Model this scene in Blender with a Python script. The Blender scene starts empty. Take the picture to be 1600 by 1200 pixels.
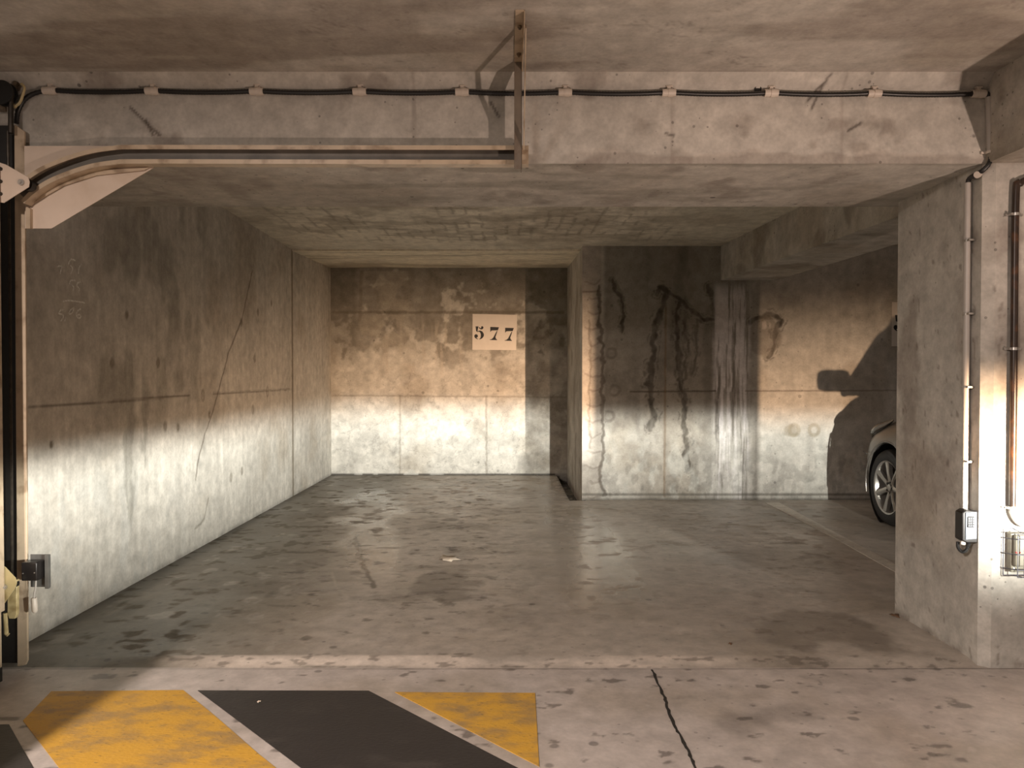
import bpy, bmesh, math, random
import numpy as np
from mathutils import Vector, Matrix
S = bpy.context.scene
COL = S.collection
random.seed(7)
CAM_H = 1.3
TH = math.radians(1.0)
# ------------------------------------------------------------------ camera
cd = bpy.data.cameras.new('camera')
cam = bpy.data.objects.new('camera', cd); COL.objects.link(cam)
cam.location = (0, 0, CAM_H)
cam.rotation_euler = (math.pi/2 - TH, 0, 0)
cd.sensor_width = 36.0; cd.lens = 27.0
cd.shift_x = 7/1600; cd.shift_y = 11/1600
cd.clip_start = 0.05
S.camera = cam
# ------------------------------------------------------------------ view and world
S.view_settings.view_transform = 'Standard'
S.view_settings.look = 'None'
S.view_settings.exposure = 0.0
S.view_settings.gamma = 1.0
S.view_settings.use_curve_mapping = False
S.cycles.max_bounces = 8
S.cycles.diffuse_bounces = 5
S.cycles.caustics_reflective = False
S.cycles.caustics_refractive = False
w = bpy.data.worlds.new('garage_world'); S.world = w; w.use_nodes = True
w.node_tree.nodes['Background'].inputs[0].default_value = (1.0, 0.88, 0.77, 1)
w.node_tree.nodes['Background'].inputs[1].default_value = 0.15

# ------------------------------------------------------------------ lamps
def mnode(nt, op, a, b=None, c=None, clamp=False):
    n = nt.nodes.new('ShaderNodeMath'); n.operation = op; n.use_clamp = clamp
    for i, v in enumerate((a, b, c)):
        if v is None: continue
        if isinstance(v, (int, float)): n.inputs[i].default_value = v
        else: nt.links.new(v, n.inputs[i])
    return n.outputs[0]
def smooth(nt, v, a, b):
    n = nt.nodes.new('ShaderNodeMapRange'); n.interpolation_type = 'SMOOTHSTEP'
    nt.links.new(v, n.inputs[0]); n.inputs[1].default_value = a; n.inputs[2].default_value = b
    return n.outputs[0]

def headlamp(name, loc, power, low_k, band_k, spill_k, spill_x, right_edge=None, radius=0.03):
    """A car headlamp: its photometric distribution by elevation (white low beam under a
    sharp cut-off, warm fringe just over it, weak spill above) and by azimuth."""
    ld = bpy.data.lights.new(name, 'POINT'); ld.energy = power; ld.shadow_soft_size = radius
    ld.use_nodes = True
    nt = ld.node_tree
    em = next(n for n in nt.nodes if n.type == 'EMISSION')
    tc = nt.nodes.new('ShaderNodeTexCoord')
    sx = nt.nodes.new('ShaderNodeSeparateXYZ'); nt.links.new(tc.outputs['Normal'], sx.inputs[0])
    X, Y, Z = sx.outputs
    fwd = smooth(nt, Y, -0.05, 0.45)
    # low beam: brightest right below the cut-off, dying towards the ground
    cut = smooth(nt, Z, 0.028, -0.030)
    down = mnode(nt, 'POWER', 2.718, mnode(nt, 'MULTIPLY', mnode(nt, 'MINIMUM', Z, 0.0), 8.0))
    Yp = mnode(nt, 'MAXIMUM', Y, 0.0)
    leftk = smooth(nt, X, 0.02, -0.28)      # the beams lean to the left
    rightk = mnode(nt, 'MULTIPLY_ADD', mnode(nt, 'POWER', Yp, 3.5), 0.88, 0.12)
    rightk = mnode(nt, 'MULTIPLY', rightk, mnode(nt, 'MULTIPLY_ADD', leftk, 0.62, 1.0))
    bandk = mnode(nt, 'MULTIPLY', mnode(nt, 'POWER', Yp, 6.0), mnode(nt, 'MULTIPLY_ADD', leftk, 2.2, 1.0))
    low = mnode(nt, 'MULTIPLY', mnode(nt, 'MULTIPLY', mnode(nt, 'MULTIPLY', cut, down), smooth(nt, Z, -0.25, -0.06)), mnode(nt, 'MULTIPLY', rightk, low_k))
    # warm fringe
    b1 = smooth(nt, Z, -0.03, 0.02)
    b2 = smooth(nt, Z, 0.21, 0.01)
    band = mnode(nt, 'MULTIPLY', mnode(nt, 'MULTIPLY', b1, b2), mnode(nt, 'MULTIPLY', bandk, band_k))
    # spill over the cut-off
    sp = mnode(nt, 'MULTIPLY', mnode(nt, 'MULTIPLY', smooth(nt, Z, 0.10, 0.42), smooth(nt, X, *spill_x)), spill_k)
    def scale(col, v):
        c = nt.nodes.new('ShaderNodeVectorMath'); c.operation = 'SCALE'
        c.inputs[0].default_value = col; nt.links.new(v, c.inputs['Scale']); return c.outputs[0]
    def add(a, b):
        c = nt.nodes.new('ShaderNodeVectorMath'); c.operation = 'ADD'
        nt.links.new(a, c.inputs[0]); nt.links.new(b, c.inputs[1]); return c.outputs[0]
    tot = add(add(scale((1.0, 0.985, 0.89), low), scale((1.0, 0.65, 0.40), band)), scale((1.0, 0.74, 0.60), sp))
    if right_edge: fwd = mnode(nt, 'MULTIPLY', fwd, smooth(nt, X, right_edge+0.03, right_edge-0.02))
    fin = nt.nodes.new('ShaderNodeVectorMath'); fin.operation = 'SCALE'
    nt.links.new(tot, fin.inputs[0]); nt.links.new(fwd, fin.inputs['Scale'])
    nt.links.new(fin.outputs[0], em.inputs['Color'])
    o = bpy.data.objects.new(name, ld); COL.objects.link(o); o.location = loc
    o['kind'] = 'helper'
    return o
LA = headlamp('headlamp_light', (2.80, 0.90, 0.85), 100, 35.0, 19.0, 1.85, (-0.66, -0.40))
LB = headlamp('headlamp_light', (1.63, 0.90, 0.85), 100, 41.0, 1.6, 1.25, (0.05, -0.32), 0.13)
# lamp of the aisle, hanging well behind the camera
ld = bpy.data.lights.new('aisle_lamp_light', 'POINT'); ld.energy = 15; ld.color = (1.0, 0.72, 0.59)
ld.shadow_soft_size = 0.09
o = bpy.data.objects.new('aisle_lamp_light', ld); COL.objects.link(o); o.location = (-1.66, -3.6, 2.35); o['kind'] = 'helper'
# fluorescent batten under the aisle ceiling just behind the camera
ld = bpy.data.lights.new('batten_light', 'AREA'); ld.energy = 570; ld.color = (1.0, 0.85, 0.755)
ld.shape = 'RECTANGLE'; ld.size = 0.12; ld.size_y = 1.2
o = bpy.data.objects.new('batten_light', ld); COL.objects.link(o); o.location = (-1.97, -1.0, 2.6); o['kind'] = 'helper'

# ------------------------------------------------------------------ pixel of the photograph -> point on a known plane
_c, _s = math.cos(TH), math.sin(TH)
def ray(px, py):
    a = (px-793)/1200; b = -(py-611)/1200
    return (a, b*_s+_c, b*_c-_s)
def at_z(px, py, z):
    d = ray(px, py); t = (z-CAM_H)/d[2]; return Vector((d[0]*t, d[1]*t, z))
def at_y(px, py, Y):
    d = ray(px, py); t = Y/d[1]; return Vector((d[0]*t, Y, CAM_H+d[2]*t))
def at_x(px, py, X):
    d = ray(px, py); t = X/d[0]; return Vector((X, d[1]*t, CAM_H+d[2]*t))

# ------------------------------------------------------------------ the main planes (metres)
XL = -2.355      # left wall
YF = 3.47        # front of the beam and pillar
YB = 4.338       # back of the beam
ZB = 2.262       # underside of the beam
ZC = 2.65        # aisle ceiling
ZS = 2.70        # stall ceiling
YJ = 8.415       # joint, start of the recess
YR = 8.20        # right back wall
YW = 10.247      # back wall of the recess
XJ = 0.797       # recess jamb
XP0, XP1, YP1 = 2.144, 2.75, 4.23
XE = 5.6         # far right wall
YRAIL = 3.37

# ------------------------------------------------------------------ noise
def _h(ix, iy, seed):
    n = (ix.astype(np.int64)*374761393 + iy.astype(np.int64)*668265263 + seed*1442695041) & 0xFFFFFFFF
    n = ((n ^ (n >> 13)) * 1274126177) & 0xFFFFFFFF
    return ((n ^ (n >> 16)) & 0xFFFF) / 65535.0
def vnoise(x, y, seed=0):
    ix = np.floor(x); iy = np.floor(y); fx = x-ix; fy = y-iy
    fx = fx*fx*(3-2*fx); fy = fy*fy*(3-2*fy)
    a = _h(ix, iy, seed); b = _h(ix+1, iy, seed); c = _h(ix, iy+1, seed); d = _h(ix+1, iy+1, seed)
    return (a*(1-fx)+b*fx)*(1-fy)+(c*(1-fx)+d*fx)*fy
def fbm(x, y, o=4, seed=0):
    t = np.zeros_like(x); a = 0.5; n = 0
    for i in range(o):
        t += a*vnoise(x*2**i+i*17.3, y*2**i-i*9.1, seed+i*31); n += a; a *= 0.5
    return t/n
def sst(v, a, b):
    t = np.clip((v-a)/(b-a), 0, 1); return t*t*(3-2*t)
def pdist(u, v, pts):
    d = np.full(u.shape, 9.0)
    for (x0, y0), (x1, y1) in zip(pts[:-1], pts[1:]):
        dx, dy = x1-x0, y1-y0; L = dx*dx+dy*dy+1e-12
        t = np.clip(((u-x0)*dx+(v-y0)*dy)/L, 0, 1)
        d = np.minimum(d, np.hypot(u-x0-t*dx, v-y0-t*dy))
    return d
def line_mask(u, v, pts, width, soft=0.006, wob=0.0, seed=3, freq=14):
    if wob:
        u = u + wob*(fbm(u*freq, v*freq, 3, seed)-0.5)*2
        v = v + wob*(fbm(u*freq+50, v*freq, 3, seed+5)-0.5)*2
    return 1-sst(pdist(u, v, pts), width*0.5, width*0.5+soft)
def blob(u, v, c, ru, rv, wob=0.3, freq=8, seed=1, edge=0.35):
    r = np.hypot((u-c[0])/ru, (v-c[1])/rv) + wob*(fbm(u*freq, v*freq, 4, seed)-0.5)*2
    return 1-sst(r, 1-edge, 1.0)
def mix(col, tint, m):
    m = np.clip(m, 0, 1)[:, None]; return col*(1-m)+np.array(tint)*m
def mul(col, k): return col*np.asarray(k)[:, None]
BASE = np.array((0.50, 0.475, 0.432))
def concrete(u, v, seed=0, streak=0.0, amp=1.0, base=BASE):
    k = 1+amp*(0.40*(fbm(u*0.8, v*0.8, 3, seed)-0.5)+0.36*(fbm(u*3.7, v*3.7, 4, seed+9)-0.5)+0.30*(fbm(u*19, v*19, 3, seed+21)-0.5))
    if streak: k = k*(1+streak*(fbm(u*13, v*0.9, 4, seed+40)-0.5)*2)
    col = np.outer(k, base)
    return mix(col, (0.30, 0.25, 0.19), 0.45*sst(fbm(u*1.6, v*1.6, 4, seed+70), 0.52, 0.75))

# ------------------------------------------------------------------ materials
def new_mat(name):
    m = bpy.data.materials.new(name); m.use_nodes = True
    return m, m.node_tree, m.node_tree.nodes['Principled BSDF']
def concrete_mat(name, rough=0.85, bump=0.25, pits=0.5, use_rough=False, pit_scale=9.0, fine=0.18):
    m, nt, p = new_mat(name); L = nt.links.new
    at = nt.nodes.new('ShaderNodeAttribute'); at.attribute_name = 'tone'
    geo = nt.nodes.new('ShaderNodeTexCoord')
    n1 = nt.nodes.new('ShaderNodeTexNoise'); n1.inputs['Scale'].default_value = 60; n1.inputs['Detail'].default_value = 6
    L(geo.outputs['Object'], n1.inputs['Vector'])
    v = nt.nodes.new('ShaderNodeTexVoronoi'); v.inputs['Scale'].default_value = pit_scale; v.inputs['Randomness'].default_value = 1
    L(geo.outputs['Object'], v.inputs['Vector'])
    n2 = nt.nodes.new('ShaderNodeTexNoise'); n2.inputs['Scale'].default_value = 3.1; n2.inputs['Detail'].default_value = 3
    L(geo.outputs['Object'], n2.inputs['Vector'])
    # pits only where the broad noise lets them
    def pits_of(vor, a, b, r):
        sc_ = nt.nodes.new('ShaderNodeSeparateColor'); L(vor.outputs['Color'], sc_.inputs[0])
        rad = mnode(nt, 'MULTIPLY', mnode(nt, 'MULTIPLY', smooth(nt, n2.outputs[0], a, b), r), mnode(nt, 'POWER', sc_.outputs[0], 2.0))
        n = nt.nodes.new('ShaderNodeMapRange'); L(mnode(nt, 'SUBTRACT', vor.outputs['Distance'], rad), n.inputs[0])
        n.inputs[1].default_value = 0.02; n.inputs[2].default_value = -0.02
        return mnode(nt, 'MULTIPLY', n.outputs[0], mnode(nt, 'GREATER_THAN', rad, 0.012))
    v2 = nt.nodes.new('ShaderNodeTexVoronoi'); v2.inputs['Scale'].default_value = pit_scale*3.1
    L(geo.outputs['Object'], v2.inputs['Vector'])
    pit = mnode(nt, 'MULTIPLY', mnode(nt, 'MAXIMUM', pits_of(v, 0.40, 0.62, 0.17), mnode(nt, 'MULTIPLY', pits_of(v2, 0.36, 0.58, 0.24), 0.7)), pits)
    n4 = nt.nodes.new('ShaderNodeTexNoise'); n4.inputs['Scale'].default_value = 11; n4.inputs['Detail'].default_value = 8; n4.inputs['Roughness'].default_value = 0.62
    L(geo.outputs['Object'], n4.inputs['Vector'])
    f = mnode(nt, 'MULTIPLY', mnode(nt, 'MULTIPLY_ADD', n1.outputs[0], fine*2, 1-fine), mnode(nt, 'MULTIPLY_ADD', n4.outputs[0], 0.9, 0.55))
    f = mnode(nt, 'MULTIPLY', f, mnode(nt, 'SUBTRACT', 1.0, pit))
    sc = nt.nodes.new('ShaderNodeVectorMath'); sc.operation = 'SCALE'
    L(at.outputs['Color'], sc.inputs[0]); L(f, sc.inputs['Scale'])
    L(sc.outputs[0], p.inputs['Base Color'])
    if use_rough:
        ar = nt.nodes.new('ShaderNodeAttribute'); ar.attribute_name = 'gloss'
        L(ar.outputs['Fac'], p.inputs['Roughness'])
    else: p.inputs['Roughness'].default_value = rough
    p.inputs['Specular IOR Level'].default_value = 0.5 if use_rough else 0.25
    n3 = nt.nodes.new('ShaderNodeTexNoise'); n3.inputs['Scale'].default_value = 26; n3.inputs['Detail'].default_value = 8
    L(geo.outputs['Object'], n3.inputs['Vector'])
    h = mnode(nt, 'SUBTRACT', n3.outputs[0], pit)
    b = nt.nodes.new('ShaderNodeBump'); b.inputs['Strength'].default_value = bump; b.inputs['Distance'].default_value = 0.012
    L(h, b.inputs['Height']); L(b.outputs[0], p.inputs['Normal'])
    return m
def mat(name, col, rough=0.5, metal=0.0, noise=0.12, scale=30, bump=0.0, dirt=None, dirt_amt=0.5):
    m, nt, p = new_mat(name); L = nt.links.new
    tc = nt.nodes.new('ShaderNodeTexCoord')
    n = nt.nodes.new('ShaderNodeTexNoise'); n.inputs['Scale'].default_value = scale; n.inputs['Detail'].default_value = 5
    L(tc.outputs['Object'], n.inputs['Vector'])
    r = nt.nodes.new('ShaderNodeValToRGB')
    r.color_ramp.elements[0].position = 0.3; r.color_ramp.elements[1].position = 0.7
    r.color_ramp.elements[0].color = (*[c*(1-noise) for c in col], 1)
    r.color_ramp.elements[1].color = (*[min(1, c*(1+noise)) for c in col], 1)
    L(n.outputs[0], r.inputs[0]); out = r.outputs[0]
    if dirt:
        n2 = nt.nodes.new('ShaderNodeTexNoise'); n2.inputs['Scale'].default_value = scale*0.6; n2.inputs['Detail'].default_value = 8
        L(tc.outputs['Object'], n2.inputs['Vector'])
        f = mnode(nt, 'MULTIPLY', smooth(nt, n2.outputs[0], 0.5, 0.68), dirt_amt)
        mx = nt.nodes.new('ShaderNodeMix'); mx.data_type = 'RGBA'
        L(f, mx.inputs[0]); L(out, mx.inputs[6]); mx.inputs[7].default_value = (*dirt, 1); out = mx.outputs[2]
    L(out, p.inputs['Base Color'])
    p.inputs['Roughness'].default_value = rough; p.inputs['Metallic'].default_value = metal
    if bump:
        b = nt.nodes.new('ShaderNodeBump'); b.inputs['Strength'].default_value = bump; b.inputs['Distance'].default_value = 0.004
        L(n.outputs[0], b.inputs['Height']); L(b.outputs[0], p.inputs['Normal'])
    return m
def paint_mat(name, col, worn, amt=(0.5, 0.66), scale=7.0, rough=0.6):
    """worn floor paint: where it has rubbed off it lets the floor's own colour through"""
    m, nt, p = new_mat(name); L = nt.links.new
    tc = nt.nodes.new('ShaderNodeTexCoord')
    mp = nt.nodes.new('ShaderNodeMapping'); mp.inputs['Scale'].default_value = (1, 1.8, 1); mp.inputs['Rotation'].default_value = (0, 0, 0.5)
    L(tc.outputs['Object'], mp.inputs[0])
    n = nt.nodes.new('ShaderNodeTexNoise'); n.inputs['Scale'].default_value = scale; n.inputs['Detail'].default_value = 10; n.inputs['Roughness'].default_value = 0.65
    L(mp.outputs[0], n.inputs['Vector'])
    f = smooth(nt, n.outputs[0], *amt)
    mx = nt.nodes.new('ShaderNodeMix'); mx.data_type = 'RGBA'
    L(mnode(nt, 'MULTIPLY', f, 0.75), mx.inputs[0]); mx.inputs[6].default_value = (*col, 1); mx.inputs[7].default_value = (*worn, 1)
    n2 = nt.nodes.new('ShaderNodeTexNoise'); n2.inputs['Scale'].default_value = 55; n2.inputs['Detail'].default_value = 6
    L(mp.outputs[0], n2.inputs['Vector'])
    f2 = smooth(nt, n2.outputs[0], 0.63, 0.70)
    mx2 = nt.nodes.new('ShaderNodeMix'); mx2.data_type = 'RGBA'
    L(mnode(nt, 'MULTIPLY', f2, 0.6), mx2.inputs[0]); L(mx.outputs[2], mx2.inputs[6]); mx2.inputs[7].default_value = (*[c*0.45 for c in worn], 1)
    L(mx2.outputs[2], p.inputs['Base Color']); p.inputs['Roughness'].default_value = rough
    b = nt.nodes.new('ShaderNodeBump'); b.inputs['Strength'].default_value = 0.3; b.inputs['Distance'].default_value = 0.006
    L(n2.outputs[0], b.inputs['Height']); L(b.outputs[0], p.inputs['Normal'])
    return m
M_WALL = concrete_mat('cast_concrete_wall', 0.85, 0.22, 0.35, pit_scale=8)
M_BEAM = concrete_mat('cast_concrete_pitted', 0.85, 0.25, 0.6, pit_scale=10)
M_CEIL = concrete_mat('cast_concrete_ceiling', 0.9, 0.3, 0.2, pit_scale=7)
M_FLOOR = concrete_mat('floor_screed', 0.5, 0.10, 0.45, True, pit_scale=6, fine=0.12)
M_CREAM = mat('cream_painted_steel', (0.55, 0.44, 0.32), 0.35, 0.0, 0.08, 18, 0.05, (0.16, 0.09, 0.04), 0.55)
M_CREAM2 = mat('cream_painted_plate', (0.72, 0.60, 0.50), 0.22, 0.0, 0.04, 8, 0.03, (0.45, 0.30, 0.17), 0.3)
M_YELLOWED = mat('yellowed_cream_steel', (0.50, 0.41, 0.22), 0.4, 0.0, 0.1, 22, 0.05, (0.2, 0.13, 0.04), 0.6)
M_STRUT = mat('brown_cream_steel_angle', (0.20, 0.165, 0.13), 0.45, 0.0, 0.12, 20, 0.05, (0.12, 0.07, 0.04), 0.5)
M_RAILIN = mat('dull_grey_track_steel', (0.17, 0.155, 0.135), 0.5, 0.1, 0.3, 9)
M_BLACK = mat('black_rubber', (0.012, 0.011, 0.010), 0.5, 0, 0.2, 60)
M_CABLE = mat('black_corrugated_conduit', (0.016, 0.015, 0.015), 0.35, 0, 0.2, 90)
M_DKSTEEL = mat('dark_greased_steel', (0.05, 0.042, 0.034), 0.4, 0.6, 0.3, 40)
M_STEEL = mat('zinc_plated_steel', (0.55, 0.53, 0.50), 0.35, 0.85, 0.1, 40)
M_RUST = mat('rusty_bolt_steel', (0.22, 0.17, 0.12), 0.5, 0.6, 0.3, 70)
M_WIRE = mat('grey_guard_wire', (0.10, 0.10, 0.13), 0.4, 0.2, 0.1, 40)
M_CLIP = mat('white_plastic_clip', (0.66, 0.59, 0.52), 0.45, 0, 0.06, 30)
M_GREYPIPE = mat('grey_plastic_conduit', (0.45, 0.42, 0.39), 0.35, 0, 0.05, 20)
M_PIPE = mat('brown_black_pipe', (0.035, 0.022, 0.016), 0.32, 0.0, 0.3, 25, 0.0, (0.16, 0.065, 0.025), 0.5)
M_SIGN = mat('white_sign_board', (0.74, 0.68, 0.62), 0.5, 0, 0.03, 14)
M_INK = mat('black_stencil_ink', (0.012, 0.012, 0.013), 0.6, 0, 0.1, 60)
M_DKBOX = mat('black_plastic_housing', (0.014, 0.012, 0.012), 0.3, 0, 0.1, 40)
M_GREYPLATE = mat('grey_steel_bracket', (0.13, 0.127, 0.12), 0.45, 0.2, 0.15, 30)
M_SILVERBOX = mat('grey_plastic_box', (0.13, 0.14, 0.165), 0.35, 0.1, 0.05, 30)
M_LIGHTBODY = mat('yellowed_clear_plastic', (0.22, 0.205, 0.165), 0.35, 0, 0.08, 20)
M_RED = mat('red_indicator', (0.45, 0.02, 0.02), 0.3, 0, 0.05, 30)
M_CAR = mat('silver_grey_car_paint', (0.15, 0.135, 0.12), 0.32, 0.4, 0.03, 60)
M_TYRE = mat('tyre_rubber', (0.015, 0.014, 0.014), 0.7, 0, 0.2, 50)
M_ALLOY = mat('alloy_wheel_metal', (0.40, 0.385, 0.36), 0.35, 0.7, 0.05, 30)
M_GLASS = mat('dark_car_glass', (0.02, 0.022, 0.024), 0.05, 0, 0.02, 10)
M_LENS = mat('headlamp_lens', (0.10, 0.09, 0.08), 0.2, 0.2, 0.03, 10)
M_CHALK = mat('white_chalk', (0.80, 0.77, 0.71), 0.95, 0, 0.35, 120)
M_YELLOW = paint_mat('yellow_floor_paint', (0.60, 0.335, 0.045), (0.27, 0.19, 0.10), (0.42, 0.66), 5.0)
M_BLKPAINT = paint_mat('black_floor_paint', (0.032, 0.028, 0.027), (0.055, 0.048, 0.044), (0.5, 0.7), 5.0, 0.5)
M_CRACK = mat('crack_shadow_dirt', (0.02, 0.017, 0.014), 0.95, 0, 0.2, 80)
M_WHITELINE = paint_mat('faded_white_line', (0.66, 0.62, 0.56), (0.46, 0.42, 0.37), (0.42, 0.66), 9.0)
M_LEAF = mat('pale_dry_leaf', (0.62, 0.53, 0.43), 0.8, 0, 0.12, 60)
M_LEAF2 = mat('brown_dry_leaf', (0.16, 0.09, 0.05), 0.8, 0, 0.2, 60)

# ------------------------------------------------------------------ mesh building
def link(name, me, m, parent=None):
    o = bpy.data.objects.new(name, me); COL.objects.link(o)
    if m is not None: me.materials.append(m)
    if parent is not None: o.parent = parent
    return o
def tag(o, label, cat, group=None):
    o['label'] = label; o['category'] = cat
    if group: o['group'] = group
    return o
def thing(name, label, cat, loc=(0, 0, 0), group=None):
    o = bpy.data.objects.new(name, None); COL.objects.link(o); o.location = loc; o.empty_display_size = 0.05
    return tag(o, label, cat, group)
class Patches:
    """flat quads cut into fine grids, each vertex carrying the tone of the concrete there"""
    def __init__(s): s.P = []; s.F = []; s.C = []; s.R = []; s.n = 0
    def add(s, p0, pu, pv, step, paint, gloss=None, disp=None):
        p0, pu, pv = (np.array(q, float) for q in (p0, pu, pv))
        lu, lv = np.linalg.norm(pu), np.linalg.norm(pv)
        st = step if isinstance(step, tuple) else (step, step)
        nu, nv = max(1, int(lu/st[0])), max(1, int(lv/st[1]))
        a, b = np.meshgrid(np.linspace(0, 1, nu+1), np.linspace(0, 1, nv+1))
        a = a.ravel(); b = b.ravel()
        P = p0+np.outer(a, pu)+np.outer(b, pv)
        C = paint(P)
        if disp is not None: P = disp(P)
        i = np.arange(nu*nv); r, c = i//nu, i % nu
        v0 = r*(nu+1)+c+s.n
        s.F.append(np.stack([v0, v0+1, v0+nu+2, v0+nu+1], 1)); s.P.append(P); s.C.append(C)
        s.R.append(gloss(P) if gloss is not None else np.full(len(P), 0.8)); s.n += len(P)
        return s
    def build(s, name, m, parent=None, structure=True):
        P = np.concatenate(s.P); F = np.concatenate(s.F); C = np.concatenate(s.C); R = np.concatenate(s.R)
        me = bpy.data.meshes.new(name)
        me.vertices.add(len(P)); me.vertices.foreach_set('co', P.astype(np.float32).ravel())
        me.loops.add(F.size); me.loops.foreach_set('vertex_index', F.astype(np.int32).ravel())
        me.polygons.add(len(F)); me.polygons.foreach_set('loop_start', np.arange(0, F.size, 4, dtype=np.int32))
        me.polygons.foreach_set('loop_total', np.full(len(F), 4, np.int32))
        me.update(calc_edges=True)
        a = me.attributes.new('tone', 'FLOAT_COLOR', 'POINT')
        a.data.foreach_set('color', np.concatenate([np.clip(C, 0.004, 0.9), np.ones((len(C), 1))], 1).astype(np.float32).ravel())
        g = me.attributes.new('gloss', 'FLOAT', 'POINT'); g.data.foreach_set('value', R.astype(np.float32))
        o = link(name, me, m, parent)
        if structure: o['kind'] = 'structure'
        return o
class MB:
    def __init__(s): s.v = []; s.f = []
    def add(s, vs, fs):
        n = len(s.v); s.v += [tuple(x) for x in vs]; s.f += [tuple(i+n for i in f) for f in fs]; return s
    def box(s, lo, hi, rot=None):
        x0, y0, z0 = lo; x1, y1, z1 = hi
        vs = [Vector(q) for q in ((x0,y0,z0),(x1,y0,z0),(x1,y1,z0),(x0,y1,z0),(x0,y0,z1),(x1,y0,z1),(x1,y1,z1),(x0,y1,z1))]
        if rot is not None:
            c = (Vector(lo)+Vector(hi))/2; vs = [c+rot@(q-c) for q in vs]
        return s.add(vs, [(0,3,2,1),(4,5,6,7),(0,1,5,4),(1,2,6,5),(2,3,7,6),(3,0,4,7)])
    def tube(s, pts, r, n=10, cap=True):
        pts = [Vector(p) for p in pts]; rs = r if isinstance(r, (list, tuple)) else [r]*len(pts)
        rings = []; up = None
        for i, p in enumerate(pts):
            t = (pts[min(i+1, len(pts)-1)]-pts[max(i-1, 0)]).normalized()
            if up is None: up = t.orthogonal().normalized()
            up = (up-t*up.dot(t)).normalized(); b = t.cross(up)
            rings.append([p+(up*math.cos(2*math.pi*k/n)+b*math.sin(2*math.pi*k/n))*rs[i] for k in range(n)])
        vs = [q for rg in rings for q in rg]; fs = []
        for i in range(len(pts)-1):
            for k in range(n):
                k2 = (k+1) % n; fs.append((i*n+k, i*n+k2, (i+1)*n+k2, (i+1)*n+k))
        if cap: fs += [tuple(reversed(range(n))), tuple((len(pts)-1)*n+k for k in range(n))]
        return s.add(vs, fs)
    def lathe(s, prof, origin, axis='x', n=32):
        """prof: (distance along the axis, radius)"""
        vs = []; fs = []; o = Vector(origin); m = len(prof)
        for k in range(n):
            a = 2*math.pi*k/n; c, q = math.cos(a), math.sin(a)
            for t, r in prof:
                vs.append(o+(Vector((t, r*c, r*q)) if axis == 'x' else Vector((r*c, t, r*q)) if axis == 'y' else Vector((r*c, r*q, t))))
        for k in range(n):
            for i in range(m-1):
                fs.append((k*m+i, k*m+i+1, ((k+1) % n)*m+i+1, ((k+1) % n)*m+i))
        return s.add(vs, fs)
    def prism(s, poly, d):
        """poly: list of 3D points in one plane, thickened by the vector d"""
        n = len(poly); d = Vector(d); a = [Vector(p) for p in poly]
        return s.add(a+[p+d for p in a], [tuple(range(n)), tuple(reversed(range(n, 2*n)))]+[(i, (i+1) % n, (i+1) % n+n, i+n) for i in range(n)])
    def sweep(s, path, prof, yaxis=Vector((0, 1, 0))):
        """profile (n, y) swept along a path in the X-Z plane"""
        path = [Vector(p) for p in path]; m = len(prof); vs = []; fs = []
        for i, p in enumerate(path):
            t = (path[min(i+1, len(path)-1)]-path[max(i-1, 0)]).normalized(); nn = yaxis.cross(t).normalized()
            if nn.z < 0: nn = -nn
            vs += [p+nn*a+yaxis*b for a, b in prof]
        for i in range(len(path)-1):
            for k in range(m):
                k2 = (k+1) % m; fs.append((i*m+k, i*m+k2, (i+1)*m+k2, (i+1)*m+k))
        fs += [tuple(range(m)), tuple(reversed([(len(path)-1)*m+k for k in range(m)]))]
        return s.add(vs, fs)
    def build(s, name, m, parent=None, smooth_angle=35, bevel=0.0, seg=2, sub=0, origin=None):
        o0 = Vector(origin) if origin is not None else Vector((0, 0, 0))
        if parent is not None and origin is None: o0 = parent_world(parent)
        me = bpy.data.meshes.new(name); me.from_pydata([tuple(Vector(v)-o0) for v in s.v], [], s.f); me.update()
        bm = bmesh.new(); bm.from_mesh(me); bmesh.ops.recalc_face_normals(bm, faces=bm.faces); bm.to_mesh(me); bm.free()
        if smooth_angle:
            me.polygons.foreach_set('use_smooth', [True]*len(me.polygons))
            if not sub: me.set_sharp_from_angle(angle=math.radians(smooth_angle))
        o = link(name, me, m, parent)
        if parent is None: o.location = o0
        if bevel:
            b = o.modifiers.new('bevel', 'BEVEL'); b.width = bevel; b.segments = seg; b.limit_method = 'ANGLE'; b.angle_limit = math.radians(40)
        if sub:
            q = o.modifiers.new('sub', 'SUBSURF'); q.levels = sub; q.render_levels = sub
        return o
def parent_world(p):
    v = Vector((0, 0, 0))
    while p is not None: v += p.location; p = p.parent
    return v
def spline(pts, k=8):
    pts = [Vector(p) for p in pts]; out = []
    for i in range(len(pts)-1):
        p0 = pts[max(i-1, 0)]; p1 = pts[i]; p2 = pts[i+1]; p3 = pts[min(i+2, len(pts)-1)]
        for j in range(k):
            t = j/k
            out.append(0.5*((2*p1)+(p2-p0)*t+(2*p0-5*p1+4*p2-p3)*t*t+(3*p1-p0-3*p2+p3)*t**3))
    out.append(pts[-1]); return out

# ================================================================== THE ROOM
def LW(*pp): return [tuple((lambda q: (q.y, q.z))(at_x(x, y, XL))) for x, y in pp]
def RW(*pp): return [tuple((lambda q: (q.x, q.z))(at_y(x, y, YR))) for x, y in pp]
def BW(*pp): return [tuple((lambda q: (q.x, q.z))(at_y(x, y, YW))) for x, y in pp]
def FL(*pp): return [tuple((lambda q: (q.x, q.y))(at_z(x, y, 0))) for x, y in pp]

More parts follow.
